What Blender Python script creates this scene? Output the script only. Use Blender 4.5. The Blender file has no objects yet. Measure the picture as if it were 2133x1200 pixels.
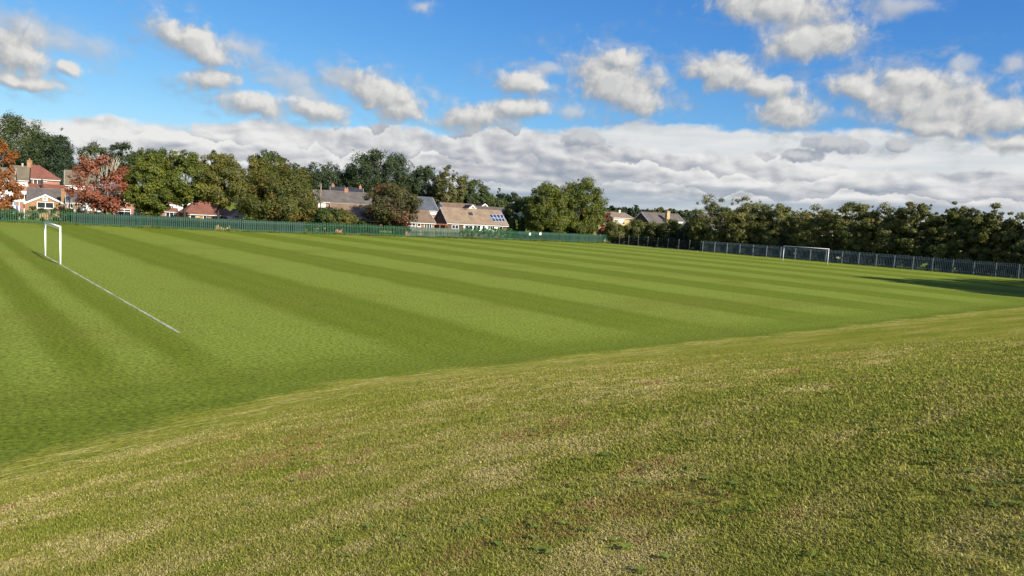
import bpy, bmesh, math, random
import numpy as np
from mathutils import Vector, Matrix

R = math.radians
scene = bpy.context.scene
COL = scene.collection

# ------------------------------------------------------------------ camera
F, PITCH, ROLL, EYE = 1510.0, 0.098, 0.055, 4.675      # focal length in 2133-px units, tilt, roll, eye height
cam_data = bpy.data.cameras.new("camera")
cam_data.sensor_width = 36.0
cam_data.lens = F / 2133.0 * 36.0
cam_data.clip_start = 0.05
cam_data.clip_end = 20000.0
cam = bpy.data.objects.new("camera", cam_data)
COL.objects.link(cam)
_cp, _sp, _cr, _sr = math.cos(PITCH), math.sin(PITCH), math.cos(ROLL), math.sin(ROLL)
_fw, _up, _rt = Vector((0, _cp, -_sp)), Vector((0, _sp, _cp)), Vector((1, 0, 0))
_cx, _cy, _cz = _rt * _cr + _up * _sr, _up * _cr - _rt * _sr, -_fw
cam.matrix_world = Matrix(((_cx.x, _cy.x, _cz.x, 0), (_cx.y, _cy.y, _cz.y, 0), (_cx.z, _cy.z, _cz.z, EYE), (0, 0, 0, 1)))
scene.camera = cam

# ------------------------------------------------------------------ exposure
scene.view_settings.view_transform = 'Standard'
scene.view_settings.look = 'None'
scene.view_settings.exposure = 0.80
scene.view_settings.gamma = 1.0

# ------------------------------------------------------------------ sun
SUN_AZ, SUN_EL = 136.3, 27.0
S = Vector((math.sin(R(SUN_AZ)) * math.cos(R(SUN_EL)), math.cos(R(SUN_AZ)) * math.cos(R(SUN_EL)), math.sin(R(SUN_EL))))
sun_data = bpy.data.lights.new("sun", 'SUN')
sun_data.energy = 5.0
sun_data.angle = R(0.53)
sun_data.color = (1.0, 0.93, 0.80)
sun = bpy.data.objects.new("sun", sun_data)
COL.objects.link(sun)
sun.rotation_euler = S.to_track_quat('Z', 'Y').to_euler()


# ------------------------------------------------------------------ node helpers
class NT:
    def __init__(self, tree):
        self.t = tree
        self.n = tree.nodes
        self.l = tree.links

    def node(self, kind, ins=None, **props):
        nd = self.n.new(kind)
        for k, v in props.items():
            setattr(nd, k, v)
        for k, v in (ins or {}).items():
            self.put(nd.inputs[k], v)
        return nd

    def put(self, sock, v):
        if isinstance(v, bpy.types.NodeSocket):
            self.l.new(v, sock)
        else:
            sock.default_value = v

    def m(self, op, a, b=0.0, c=0.0, clamp=False):
        return self.node('ShaderNodeMath', {0: a, 1: b, 2: c}, operation=op, use_clamp=clamp).outputs[0]

    def vm(self, op, a, b=(0, 0, 0), out=0):
        return self.node('ShaderNodeVectorMath', {0: a, 1: b}, operation=op).outputs[out]

    def rng(self, v, a, b, c=0.0, d=1.0, smooth=True):
        nd = self.node('ShaderNodeMapRange', {0: v, 1: a, 2: b, 3: c, 4: d}, clamp=True)
        nd.interpolation_type = 'SMOOTHSTEP' if smooth else 'LINEAR'
        return nd.outputs[0]

    def noise(self, vec, scale, detail=4.0, rough=0.5, lac=2.0, dist=0.0, dims='3D', col=False):
        nd = self.node('ShaderNodeTexNoise', {'Scale': scale, 'Detail': detail, 'Roughness': rough, 'Lacunarity': lac, 'Distortion': dist}, noise_dimensions=dims)
        if vec is not None:
            self.l.new(vec, nd.inputs['Vector'])
        return nd.outputs[1 if col else 0]

    def mix(self, f, a, b, mode='MIX'):
        nd = self.n.new('ShaderNodeMix')
        nd.data_type = 'RGBA'
        nd.blend_type = mode
        self.put(nd.inputs[0], f)
        self.put(nd.inputs[6], a)
        self.put(nd.inputs[7], b)
        return nd.outputs[2]

    def ramp(self, f, stops):
        nd = self.n.new('ShaderNodeValToRGB')
        el = nd.color_ramp.elements
        while len(el) > 1:
            el.remove(el[-1])
        el[0].position, el[0].color = stops[0]
        for p, c in stops[1:]:
            e = el.new(p)
            e.color = c
        self.put(nd.inputs[0], f)
        return nd.outputs[0]


def rgb(r, g, b):
    return (r, g, b, 1.0)


# ------------------------------------------------------------------ world: Nishita sky with cumulus over a stratocumulus bank
world = bpy.data.worlds.new("World")
scene.world = world
world.use_nodes = True
world.cycles.sampling_method = 'MANUAL'
world.cycles.sample_map_resolution = 512
wt = NT(world.node_tree)
wt.n.clear()

# azimuth, elevation, half width, half height (degrees), rotation, thickness of each cumulus
CUMULUS = [
    (-34.50, 8.71, 2.07, 1.75, -21, 1), (-34.26, 6.84, 2.16, .51, 2, 1), (-31.50, 8.08, .74, .47, -9, .9),
    (-33.08, 9.92, 3.52, .97, -11, .62), (-24.28, 10.99, 2.73, 1.18, -15, 1), (-22.71, 10.25, 1.86, .86, -8, .9),
    (-20.80, 10.88, 1.54, .60, -3, .6), (-22.84, 8.51, 2.10, .79, 7, .85), (-17.44, 9.11, 2.08, 1.03, -4, .65),
    (-14.01, 9.62, 1.90, .84, -9, .65), (-10.96, 8.68, 3.25, 1.35, -15, .85), (-16.22, 8.21, 1.43, .62, -3, .7),
    (-9.29, 7.65, 1.88, 1.07, -5, .8), (-19.91, 6.93, 2.56, .89, -3, .95), (-15.50, 7.00, 2.41, .88, -5, .9),
    (0.0, 10.23, 2.45, .88, -3, .9), (1.79, 11.27, 1.55, .52, 3, .5), (-3.20, 7.45, 3.27, 1.08, 8, .95),
    (-.08, 8.35, 2.31, .72, 3, .8), (3.65, 8.28, 1.11, .61, -2, .75), (7.06, 10.66, 3.66, 2.07, -10, 1.15),
    (7.24, 12.25, 1.89, .82, 1, 1.05), (8.71, 9.49, 2.62, 1.32, -8, 1.1), (15.11, 11.34, 3.30, 1.20, -8, 1),
    (18.34, 10.33, 2.09, .86, -8, .85), (19.88, 8.66, 2.55, 1.28, 0, .85), (18.41, 15.82, 4.82, 1.30, -8, .85),
    (19.50, 14.65, 2.02, .83, -2, .75), (20.96, 13.44, 3.71, 1.46, 6, .8), (28.56, 9.11, 5.08, 2.10, -10, 1.1),
    (27.41, 10.61, 2.46, .94, -2, 1), (32.35, 8.18, 3.07, 1.57, -7, 1.05), (24.64, 10.15, 2.17, 1.08, -10, 1),
    (29.55, 7.62, 3.25, .88, -5, 1), (33.68, 6.56, 1.49, .61, -1, .9), (33.32, 11.30, .87, .59, -4, .5),
    (30.54, 11.47, 1.16, .57, -24, .55), (-7.98, 15.15, 1.08, .39, 5, .4), (26.50, 15.39, 1.75, .54, -4, .45)]
GREY_PUFFS = [(4.71, 6.24, 1.78, .62, 3, .9), (22.97, 6.39, 2.41, .67, -5, .9), (21.0, 5.6, 1.6, .5, 0, .8), (27.2, 6.3, .9, .5, 0, .8)]


def field_group(name, blobs, warp_amp, fbm_scale, fbm_amp, detail):
    """Input: (azimuth, elevation) in degrees; output: cloud field (0 at a cloud's edge, about 1 in its heart)."""
    g = bpy.data.node_groups.new(name, 'ShaderNodeTree')
    g.interface.new_socket('P', in_out='INPUT', socket_type='NodeSocketVector')
    g.interface.new_socket('Field', in_out='OUTPUT', socket_type='NodeSocketFloat')
    t = NT(g)
    gi = t.node('NodeGroupInput').outputs[0]
    w = t.noise(gi, .42, 2.0, .5, dims='2D', col=True)
    w = t.vm('MULTIPLY', t.vm('SUBTRACT', w, (.5, .5, .5)), (warp_amp * 1.7, warp_amp, 0))
    p = t.vm('ADD', gi, w)
    acc = None
    for az, el, a, b, rot, wgt in blobs:
        mp = t.node('ShaderNodeMapping', {0: p, 1: (az, el, 0), 2: (0, 0, R(rot)), 3: (a * 1.13, b * 1.13, 1)}, vector_type='TEXTURE').outputs[0]
        ln = t.vm('LENGTH', mp, out=1)
        h = t.m('SUBTRACT', 1.0, ln)
        acc = h if acc is None else t.node('ShaderNodeMath', {0: acc, 1: h, 2: .2}, operation='SMOOTH_MAX').outputs[0]
    n1 = t.noise(p, fbm_scale, detail, .56, dims='2D')
    v = t.node('ShaderNodeTexVoronoi', {'Vector': p, 'Scale': fbm_scale * 1.5, 'Detail': 2.0, 'Roughness': .5}, feature='F1', voronoi_dimensions='2D').outputs[0]
    f = t.m('ADD', acc, t.m('MULTIPLY', t.m('SUBTRACT', n1, .5), fbm_amp))
    f = t.m('SUBTRACT', f, t.m('MULTIPLY', t.m('SUBTRACT', v, .42), fbm_amp * .25))
    go = t.node('NodeGroupOutput')
    t.l.new(f, go.inputs[0])
    return g


def bank_group():
    g = bpy.data.node_groups.new('bank_field', 'ShaderNodeTree')
    g.interface.new_socket('P', in_out='INPUT', socket_type='NodeSocketVector')
    g.interface.new_socket('Field', in_out='OUTPUT', socket_type='NodeSocketFloat')
    t = NT(g)
    gi = t.node('NodeGroupInput').outputs[0]
    s = t.node('ShaderNodeSeparateXYZ', {0: gi})
    # rows of billows crowd together towards the horizon
    ey = t.m('LOGARITHM', t.m('MAXIMUM', t.m('ADD', s.outputs[1], 1.6), .05), 2.718)
    q = t.node('ShaderNodeCombineXYZ', {0: t.m('MULTIPLY', s.outputs[0], .15), 1: t.m('MULTIPLY', ey, 2.0), 2: 0.0}).outputs[0]
    w = t.vm('MULTIPLY', t.vm('SUBTRACT', t.noise(q, 1.1, 2.0, .5, dims='2D', col=True), (.5, .5, .5)), (.5, .3, 0))
    q2 = t.vm('ADD', q, w)
    n = t.noise(q2, 1.5, 5.0, .52, dims='2D')
    v = t.node('ShaderNodeTexVoronoi', {'Vector': q2, 'Scale': 2.1, 'Detail': 1.5, 'Roughness': .5}, feature='F1', voronoi_dimensions='2D').outputs[0]
    f = t.m('SUBTRACT', n, t.m('MULTIPLY', v, .34))
    go = t.node('NodeGroupOutput')
    t.l.new(f, go.inputs[0])
    return g


def build_world():
    t = wt
    tc = t.node('ShaderNodeTexCoord').outputs['Generated']
    d = t.vm('NORMALIZE', tc)
    s = t.node('ShaderNodeSeparateXYZ', {0: d})
    az = t.m('MULTIPLY', t.m('ARCTAN2', s.outputs[0], s.outputs[1]), 180 / math.pi)
    el = t.m('MULTIPLY', t.m('ARCSINE', s.outputs[2]), 180 / math.pi)
    p = t.node('ShaderNodeCombineXYZ', {0: az, 1: el, 2: 0.0}).outputs[0]

    def xy(ax, ay, off=0.0):
        return t.node('ShaderNodeCombineXYZ', {0: t.m('MULTIPLY', az, ax), 1: t.m('MULTIPLY', el, ay), 2: off}).outputs[0]

    def off2(v, x, y):
        return t.vm('ADD', v, (x, y, 0))

    sky = t.node('ShaderNodeTexSky', sky_type='NISHITA', sun_disc=False, sun_elevation=R(SUN_EL), sun_rotation=R(SUN_AZ), altitude=60.0, air_density=1.0, dust_density=0.4, ozone_density=3.0)
    ss = t.node('ShaderNodeSeparateXYZ', {0: sky.outputs[0]})
    base = t.node('ShaderNodeCombineXYZ', {i: t.m('MULTIPLY', t.m('POWER', t.m('MULTIPLY', ss.outputs[i], .18), g), k / .18) for i, (g, k) in enumerate(SKY_CURVE)}).outputs[0]

    W = SKY_WHITE
    def grey(*c):
        return rgb(*[W * x for x in c])

    bg = bank_group()

    def bank_colour():
        def bank(off):
            nd = t.node('ShaderNodeGroup')
            nd.node_tree = bg
            t.l.new(t.vm('ADD', p, off), nd.inputs[0])
            return nd.outputs[0]
        b0, b1 = bank((0, 0, 0)), bank((.45, .36, 0))
        topn = t.noise(xy(.26, .45), 1.0, 4.0, .52, dims='2D')
        top = t.m('ADD', t.rng(az, -36, 10, 4.75, 7.6, False), t.rng(az, 18, 36, 0, -1.0, False))
        top = t.m('ADD', top, t.m('MULTIPLY', t.m('SUBTRACT', topn, .5), 2.4))
        cover = t.rng(t.m('SUBTRACT', top, el), -.15, .5)
        emb = t.m('SUBTRACT', b0, b1)                                   # >0 where the billow faces the sun
        big = t.noise(off2(xy(.06, .30), 8.3, 3.1), 1.0, 2.0, .5, dims='2D')
        lum = t.m('ADD', t.m('MULTIPLY', emb, 1.5), t.m('MULTIPLY', t.m('SUBTRACT', b0, .32), .55))
        lum = t.m('ADD', lum, t.m('MULTIPLY', t.m('SUBTRACT', big, .5), .95))
        lum = t.m('ADD', lum, t.rng(t.m('ADD', az, t.m('MULTIPLY', el, 1.5)), -24, -13, .46, 0.0))   # bright wall of cloud to the west
        lum = t.m('ADD', lum, t.rng(el, 0, 5.0, -.12, .12, False))
        # rows of heaped cloud: each row dark at its flat base and bright along its heaped top
        ey = t.m('LOGARITHM', t.m('MAXIMUM', t.m('ADD', el, 1.3), .05), 2.718)
        heap = t.noise(xy(.34, .20), 1.0, 4.0, .56, dims='2D')
        heap2 = t.noise(off2(xy(.10, .12), 3.3, 0), 1.0, 2.0, .5, dims='2D')
        row = t.m('ADD', t.m('MULTIPLY', ey, 3.3), t.m('ADD', t.m('MULTIPLY', heap, 1.5), t.m('MULTIPLY', heap2, 1.2)), )
        fr = t.m('FRACT', row)
        rowl = t.m('MULTIPLY', t.rng(fr, .93, 1.0, 1.0, 0.0), t.m('SUBTRACT', t.m('POWER', fr, 1.3), .42))
        rmask = t.rng(t.noise(off2(xy(.07, .35), 11.0, 4.0), 1.0, 2.0, .5, dims='2D'), .32, .58, .15, 1.0)
        lum = t.m('ADD', t.m('MULTIPLY', lum, .72), t.m('MULTIPLY', t.m('MULTIPLY', rowl, rmask), .62))
        bankc = t.ramp(t.m('ADD', lum, .57, clamp=True), [(.0, grey(.37, .43, .53)), (.28, grey(.51, .555, .63)), (.5, grey(.67, .69, .735)), (.72, grey(.86, .865, .88)), (1.0, grey(1.06, 1.06, 1.05))])
        # thin smooth white veil above the grey rows, on the east side
        vn = t.noise(off2(xy(.10, .9), 1.3, 0), 1.0, 3.0, .5, dims='2D')
        vlow = t.m('ADD', t.rng(az, 4, 34, 6.1, 4.2, False), t.m('MULTIPLY', t.m('SUBTRACT', topn, .5), 2.0))
        veil = t.m('MULTIPLY', t.rng(t.m('SUBTRACT', el, vlow), -.12, .35), t.rng(az, -3, 8))
        veilc = t.mix(t.rng(vn, .3, .7), grey(.85, .91, .95), grey(1.04, 1.05, 1.05))
        bankc = t.mix(t.m('MULTIPLY', veil, .93), bankc, veilc)
        # pale clear strip low down, with thin dark streaks
        st = t.noise(off2(xy(.06, .9), 5.0, 2.0), 1.0, 3.0, .5, dims='2D')
        low = t.m('MULTIPLY', t.rng(t.m('ADD', el, t.m('MULTIPLY', t.m('SUBTRACT', st, .5), 4.0)), 1.0, 3.5, 1, 0), .90)
        lowc = t.ramp(st, [(.3, grey(.48, .57, .68)), (.5, grey(.66, .75, .83)), (.7, grey(.88, .92, .94))])
        bankc = t.mix(low, bankc, lowc)
        return t.mix(cover, base, bankc)

    def layer(colin, blobs, name, warp, fs, fa, lo, hi, cols, gain, thick=1.0):
        if not blobs:
            return colin
        g = field_group(name, blobs, warp, fs, fa, 5.0)
        def fld(off):
            nd = t.node('ShaderNodeGroup')
            nd.node_tree = g
            t.l.new(t.vm('ADD', p, off), nd.inputs[0])
            return nd.outputs[0]
        f0, f1 = fld((0, 0, 0)), fld((.42, .50, 0))
        alpha = t.rng(f0, lo, hi, 0.0, thick)
        veiln = t.noise(off2(xy(.32, .62), 2.7, 9.1), 1.0, 4.0, .6, dims='2D')
        alpha = t.m('MAXIMUM', alpha, t.m('MULTIPLY', t.m('MULTIPLY', t.rng(f0, -1.1, .1), t.rng(veiln, .42, .70)), .50 * thick))   # thin rags round each cloud
        e = t.m('SUBTRACT', t.m('MINIMUM', f0, .7), t.m('MINIMUM', f1, .7))
        lum = t.m('ADD', t.m('MULTIPLY', e, gain), .50)
        lum = t.m('ADD', lum, t.m('MULTIPLY', t.m('SUBTRACT', t.m('MINIMUM', f0, .8), .35), .35))
        return t.mix(alpha, colin, t.ramp(lum, cols))

    PUFF_C = [(0, grey(.38, .44, .54)), (.5, grey(.54, .58, .65)), (1, grey(.75, .77, .80))]
    CUM_C = [(0, grey(.40, .44, .49)), (.3, grey(.54, .57, .605)), (.55, grey(.69, .70, .705)), (.8, grey(.86, .86, .85)), (1, grey(.99, .98, .95))]

    WISP_C = [(0, grey(.52, .58, .66)), (.5, grey(.66, .69, .73)), (1, grey(.82, .83, .84))]

    def shader(c):
        return t.node('ShaderNodeBackground', {'Color': c, 'Strength': 0.1}).outputs[0]

    def choose(f, a, b):                                            # b where f is 1
        return t.node('ShaderNodeMixShader', {0: f, 1: a, 2: b}).outputs[0]

    def within(blobs, a0, a1, e0, e1):
        out = []
        for b in blobs:
            ra = max(b[2], b[3]) * 1.5 + .6
            re = (abs(b[2] * math.sin(R(b[4]))) + b[3]) * 1.35 + .6
            if b[0] + ra > a0 and b[0] - ra < a1 and b[1] + re > e0 and b[1] - re < e1:
                out.append(b)
        return out

    LOW, HIGH, TOP = 4.7, 9.2, 19.0
    edges = [-50, -26.5, -18.0, -6.2, 2.7, 12.5, 23.5, 50]
    mids, highs = [], []
    for k in range(len(edges) - 1):
        a0, a1 = edges[k], edges[k + 1]
        full, wisp = [q for q in CUMULUS if q[5] >= .8], [q for q in CUMULUS if q[5] < .8]
        def cumuli(c, e0, e1):
            c = layer(c, within(wisp, a0, a1, e0, e1), 'wisp_field', .9, .55, 1.25, -.40, .70, WISP_C, .5, .72)
            return layer(c, within(full, a0, a1, e0, e1), 'cumulus_field', .7, .62, 1.05, -.30, .46, CUM_C, .74)
        c = layer(bank_colour(), within(GREY_PUFFS, a0, a1, LOW, HIGH), 'puff_field', .5, 1.1, .8, -.1, .3, PUFF_C, .7)
        mids.append(shader(cumuli(c, LOW, HIGH)))
        highs.append(shader(cumuli(base, HIGH, TOP)))

    def sectors(lst):
        def rec(i, j):
            if j - i == 1:
                return lst[i]
            k = (i + j) // 2
            return choose(t.m('GREATER_THAN', az, edges[k]), rec(i, k), rec(k, j))
        return rec(0, len(lst))
    view = choose(t.m('GREATER_THAN', el, HIGH), sectors(mids), sectors(highs))
    view = choose(t.m('GREATER_THAN', el, LOW), shader(bank_colour()), view)
    # everywhere else: the same sky with a plainer scatter of cloud
    sc = t.noise(xy(.05, .09), 1.0, 3.0, .55, dims='2D')
    plain = shader(t.mix(t.rng(sc, .50, .66, 0, .9), base, grey(.78, .78, .78)))
    away = t.m('MAXIMUM', t.m('GREATER_THAN', t.m('ABSOLUTE', az), 48), t.m('GREATER_THAN', el, TOP))
    allv = choose(away, view, plain)
    allv = choose(t.m('LESS_THAN', el, -.6), allv, shader(grey(.12, .15, .07)))
    out = t.node('ShaderNodeOutputWorld')
    t.l.new(allv, out.inputs[0])


SKY_CURVE, SKY_WHITE = ((1.42, .47), (1.02, .58), (.6, .80)), 4.5
build_world()


# ------------------------------------------------------------------ places
def ray(px, py):
    uu, vv = (px - 1066.5) / F, (600.0 - py) / F
    u, v = uu * _cr - vv * _sr, uu * _sr + vv * _cr
    return Vector((u, _cp + v * _sp, -_sp + v * _cp))


def at(px, py, Y):
    """World point seen at pixel (px, py) at distance Y along the ground."""
    d = ray(px, py)
    return Vector((0, 0, EYE)) + d * (Y / d.y)


PG, YAW = Vector((-31.55, 49.463, 0)), 0.686                # middle of the near goal line, direction of the pitch
PA, PN = Vector((math.cos(YAW), math.sin(YAW), 0)), Vector((-math.sin(YAW), math.cos(YAW), 0))


def pitch(u, v, z=0.0):
    return PG + PA * u + PN * v + Vector((0, 0, z))


def to_uv(x, y):
    q = Vector((x, y, 0)) - PG
    return q.dot(PA), q.dot(PN)


def foot(u):
    return -40.8 - np.clip(.42 * .5 * (-u + 1.5 + np.sqrt((u - 1.5) ** 2 + 6.0)) - .3, 0, 9)


def ground_z(u, v):
    s = foot(u) - v
    z = .21 * .5 * (s + np.sqrt(s * s + .9)) - .0
    z = np.where(s < -4, 0.0, z - .21 * .225 / np.maximum(4.0, np.abs(s)) * (s < 0))
    z = np.maximum(z, 0.0) * (s > -4)
    return np.where(z > 3.6, 3.6 + 1.6 * (1 - np.exp(-(z - 3.6) / 1.6)), z)


# ------------------------------------------------------------------ object helpers
def link(o, parent=None):
    COL.objects.link(o)
    if parent is not None:
        o.parent = parent
    return o


def empty(name, label, cat, loc=(0, 0, 0), rz=0.0, group=None):
    o = bpy.data.objects.new(name, None)
    o.empty_display_size = .3
    link(o)
    o.location = loc
    o.rotation_euler = (0, 0, rz)
    return tag(o, label, cat, group)


def tag(o, label=None, cat=None, group=None, kind=None):
    if label:
        o['label'] = label
    if cat:
        o['category'] = cat
    if group:
        o['group'] = group
    if kind:
        o['kind'] = kind
    return o


class MB:
    """Collects boxes, prisms and tubes and links them as one mesh object."""
    def __init__(self):
        self.v, self.f = [], []

    def add(self, verts, faces):
        k = len(self.v)
        self.v += [tuple(p) for p in verts]
        self.f += [tuple(i + k for i in q) for q in faces]

    def box(self, x0, x1, y0, y1, z0, z1):
        self.add([(x0, y0, z0), (x1, y0, z0), (x1, y1, z0), (x0, y1, z0), (x0, y0, z1), (x1, y0, z1), (x1, y1, z1), (x0, y1, z1)],
                 [(0, 3, 2, 1), (4, 5, 6, 7), (0, 1, 5, 4), (1, 2, 6, 5), (2, 3, 7, 6), (3, 0, 4, 7)])

    def prism(self, poly, d):
        """Closed polygon (list of 3-D points, in order) extruded by vector d."""
        n = len(poly)
        d = Vector(d)
        a = [Vector(p) for p in poly]
        nrm = Vector((0, 0, 0))
        for i in range(n):
            nrm += a[i].cross(a[(i + 1) % n])
        if nrm.dot(d) > 0:
            a.reverse()
        self.add(a + [p + d for p in a], [tuple(range(n)), tuple(range(2 * n - 1, n - 1, -1))] + [(i, i + n, (i + 1) % n + n, (i + 1) % n) for i in range(n)])

    def slab(self, quad, t):
        """Quad (outer face, in order) thickened downwards/inwards along its normal."""
        a = [Vector(p) for p in quad]
        n = (a[1] - a[0]).cross(a[-1] - a[0]).normalized()
        self.prism(a, -n * t)

    def tube(self, pts, radii, sides=8, caps=True):
        pts = [Vector(p) for p in pts]
        k = len(self.v)
        n = len(pts)
        for i, p in enumerate(pts):
            t = (pts[min(i + 1, n - 1)] - pts[max(i - 1, 0)]).normalized()
            a = t.cross(Vector((0, 0, 1)))
            if a.length < .05:
                a = t.cross(Vector((1, 0, 0)))
            a.normalize()
            b = t.cross(a)
            r = radii[i] if hasattr(radii, '__len__') else radii
            for j in range(sides):
                an = 2 * math.pi * j / sides
                self.v.append(tuple(p + (a * math.cos(an) + b * math.sin(an)) * r))
        for i in range(n - 1):
            for j in range(sides):
                j2 = (j + 1) % sides
                self.f.append((k + i * sides + j, k + i * sides + j2, k + (i + 1) * sides + j2, k + (i + 1) * sides + j))
        if caps:
            self.f.append(tuple(k + j for j in range(sides - 1, -1, -1)))
            self.f.append(tuple(k + (n - 1) * sides + j for j in range(sides)))

    def mesh(self, name, mat):
        me = bpy.data.meshes.new(name)
        me.from_pydata(self.v, [], self.f)
        me.validate()
        me.update()
        if mat:
            me.materials.append(mat)
        return me

    def build(self, name, mat, parent=None, smooth=False):
        me = self.mesh(name, mat)
        if smooth:
            me.polygons.foreach_set('use_smooth', [True] * len(me.polygons))
        return link(bpy.data.objects.new(name, me), parent)


def np_mesh(name, verts, quads, mat, attrs=None):
    """Fast mesh of quads from arrays; attrs: {name: per-face floats}."""
    me = bpy.data.meshes.new(name)
    nv, nf = len(verts), len(quads)
    k = quads.shape[1]
    me.vertices.add(nv)
    me.vertices.foreach_set('co', np.ascontiguousarray(verts, dtype=np.float32).ravel())
    me.loops.add(nf * k)
    me.loops.foreach_set('vertex_index', np.ascontiguousarray(quads, dtype=np.int32).ravel())
    me.polygons.add(nf)
    me.polygons.foreach_set('loop_start', np.arange(nf, dtype=np.int32) * k)
    for an, arr in (attrs or {}).items():
        at_ = me.attributes.new(an, 'FLOAT', 'FACE')
        at_.data.foreach_set('value', np.ascontiguousarray(arr, dtype=np.float32))
    me.update(calc_edges=True)
    if mat:
        me.materials.append(mat)
    return me


# ------------------------------------------------------------------ materials
def material(name):
    m = bpy.data.materials.new(name)
    m.use_nodes = True
    t = NT(m.node_tree)
    t.n.clear()
    out = t.node('ShaderNodeOutputMaterial')
    return m, t, out


def principled(t, out, color, rough=.7, spec=.3, normal=None, **kw):
    b = t.node('ShaderNodeBsdfPrincipled')
    t.put(b.inputs['Base Color'], color)
    t.put(b.inputs['Roughness'], rough)
    t.put(b.inputs['Specular IOR Level'], spec)
    if normal is not None:
        t.l.new(normal, b.inputs['Normal'])
    for k, v in kw.items():
        t.put(b.inputs[k], v)
    t.l.new(b.outputs[0], out.inputs[0])
    return b


def worn(name, c, rough=.6, spec=.3, var=.25, scale=3.0, metallic=0.0):
    """Plain paint, metal or render with soft dirt and grain."""
    m, t, out = material(name)
    o = t.node('ShaderNodeTexCoord').outputs['Object']
    n1 = t.noise(o, scale, 5.0, .6)
    n2 = t.noise(o, scale * 9, 3.0, .6)
    f = t.m('ADD', t.m('MULTIPLY', t.m('SUBTRACT', n1, .5), var * 2), t.m('MULTIPLY', t.m('SUBTRACT', n2, .5), var))
    f = t.m('ADD', f, 1.0)
    col = t.vm('MULTIPLY', (c[0], c[1], c[2]), t.node('ShaderNodeCombineXYZ', {0: f, 1: f, 2: f}).outputs[0])
    b = principled(t, out, col, rough, spec)
    b.inputs['Metallic'].default_value = metallic
    return m


def brick_mat(name, c1, c2, mortar):
    m, t, out = material(name)
    o = t.node('ShaderNodeTexCoord').outputs['Object']
    s = t.node('ShaderNodeSeparateXYZ', {0: o})
    q = t.node('ShaderNodeCombineXYZ', {0: t.m('ADD', s.outputs[0], s.outputs[1]), 1: s.outputs[2], 2: 0.0}).outputs[0]
    b = t.node('ShaderNodeTexBrick', {'Vector': q, 'Color1': c1, 'Color2': c2, 'Mortar': mortar, 'Scale': 1.0, 'Mortar Size': .008, 'Brick Width': .225, 'Row Height': .075, 'Bias': 0.0})
    n = t.noise(o, .8, 5.0, .6)
    col = t.mix(1.0, b.outputs[0], t.ramp(n, [(.3, rgb(.72, .72, .72)), (.7, rgb(1.2, 1.2, 1.2))]), 'MULTIPLY')
    bump = t.node('ShaderNodeBump', {'Strength': .4, 'Distance': .01, 'Height': b.outputs[1]}, invert=True).outputs[0]
    principled(t, out, col, .85, .2, bump)
    return m


def tile_mat(name, c1, c2, row=.30, width=.28, lichen=None, ridged=False):
    """Roof tiles: rows along the slope (uses the roof's own UV: metres along the eave, metres up the slope)."""
    m, t, out = material(name)
    uv = t.node('ShaderNodeUVMap').outputs[0]
    b = t.node('ShaderNodeTexBrick', {'Vector': uv, 'Color1': c1, 'Color2': c2, 'Mortar': rgb(*[x * .25 for x in c1[:3]]), 'Scale': 1.0, 'Mortar Size': .018, 'Mortar Smooth': .3, 'Brick Width': width, 'Row Height': row, 'Bias': 0.0})
    n = t.noise(uv, .5, 6.0, .65)
    n2 = t.noise(uv, 5.0, 3.0, .6)
    f = t.m('ADD', t.m('MULTIPLY', n, .9), t.m('MULTIPLY', n2, .5))
    col = t.mix(1.0, b.outputs[0], t.ramp(f, [(.45, rgb(.62, .62, .62)), (.95, rgb(1.3, 1.3, 1.3))]), 'MULTIPLY')
    if lichen:
        col = t.mix(t.m('MULTIPLY', t.rng(t.noise(uv, .35, 6.0, .7), .5, .72), .6), col, lichen)
    s = t.node('ShaderNodeSeparateXYZ', {0: uv})
    saw = t.m('FRACT', t.m('DIVIDE', s.outputs[1], row))
    h = t.m('SUBTRACT', 1.0, saw)
    if ridged:
        h = t.m('ADD', h, t.m('MULTIPLY', t.m('SINE', t.m('MULTIPLY', s.outputs[0], 2 * math.pi / .30)), .8))
    h = t.m('ADD', h, t.m('MULTIPLY', b.outputs[1], -.4))
    bump = t.node('ShaderNodeBump', {'Strength': .8, 'Distance': .035, 'Height': h}).outputs[0]
    principled(t, out, col, .85, .2, bump)
    return m


def glass_mat(name, c=(.02, .025, .03)):
    m, t, out = material(name)
    o = t.node('ShaderNodeTexCoord').outputs['Object']
    n = t.noise(o, 1.3, 3.0, .5)
    principled(t, out, t.mix(n, rgb(*[x * .5 for x in c]), rgb(*[x * 1.8 for x in c])), .06, .6)
    return m


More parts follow.
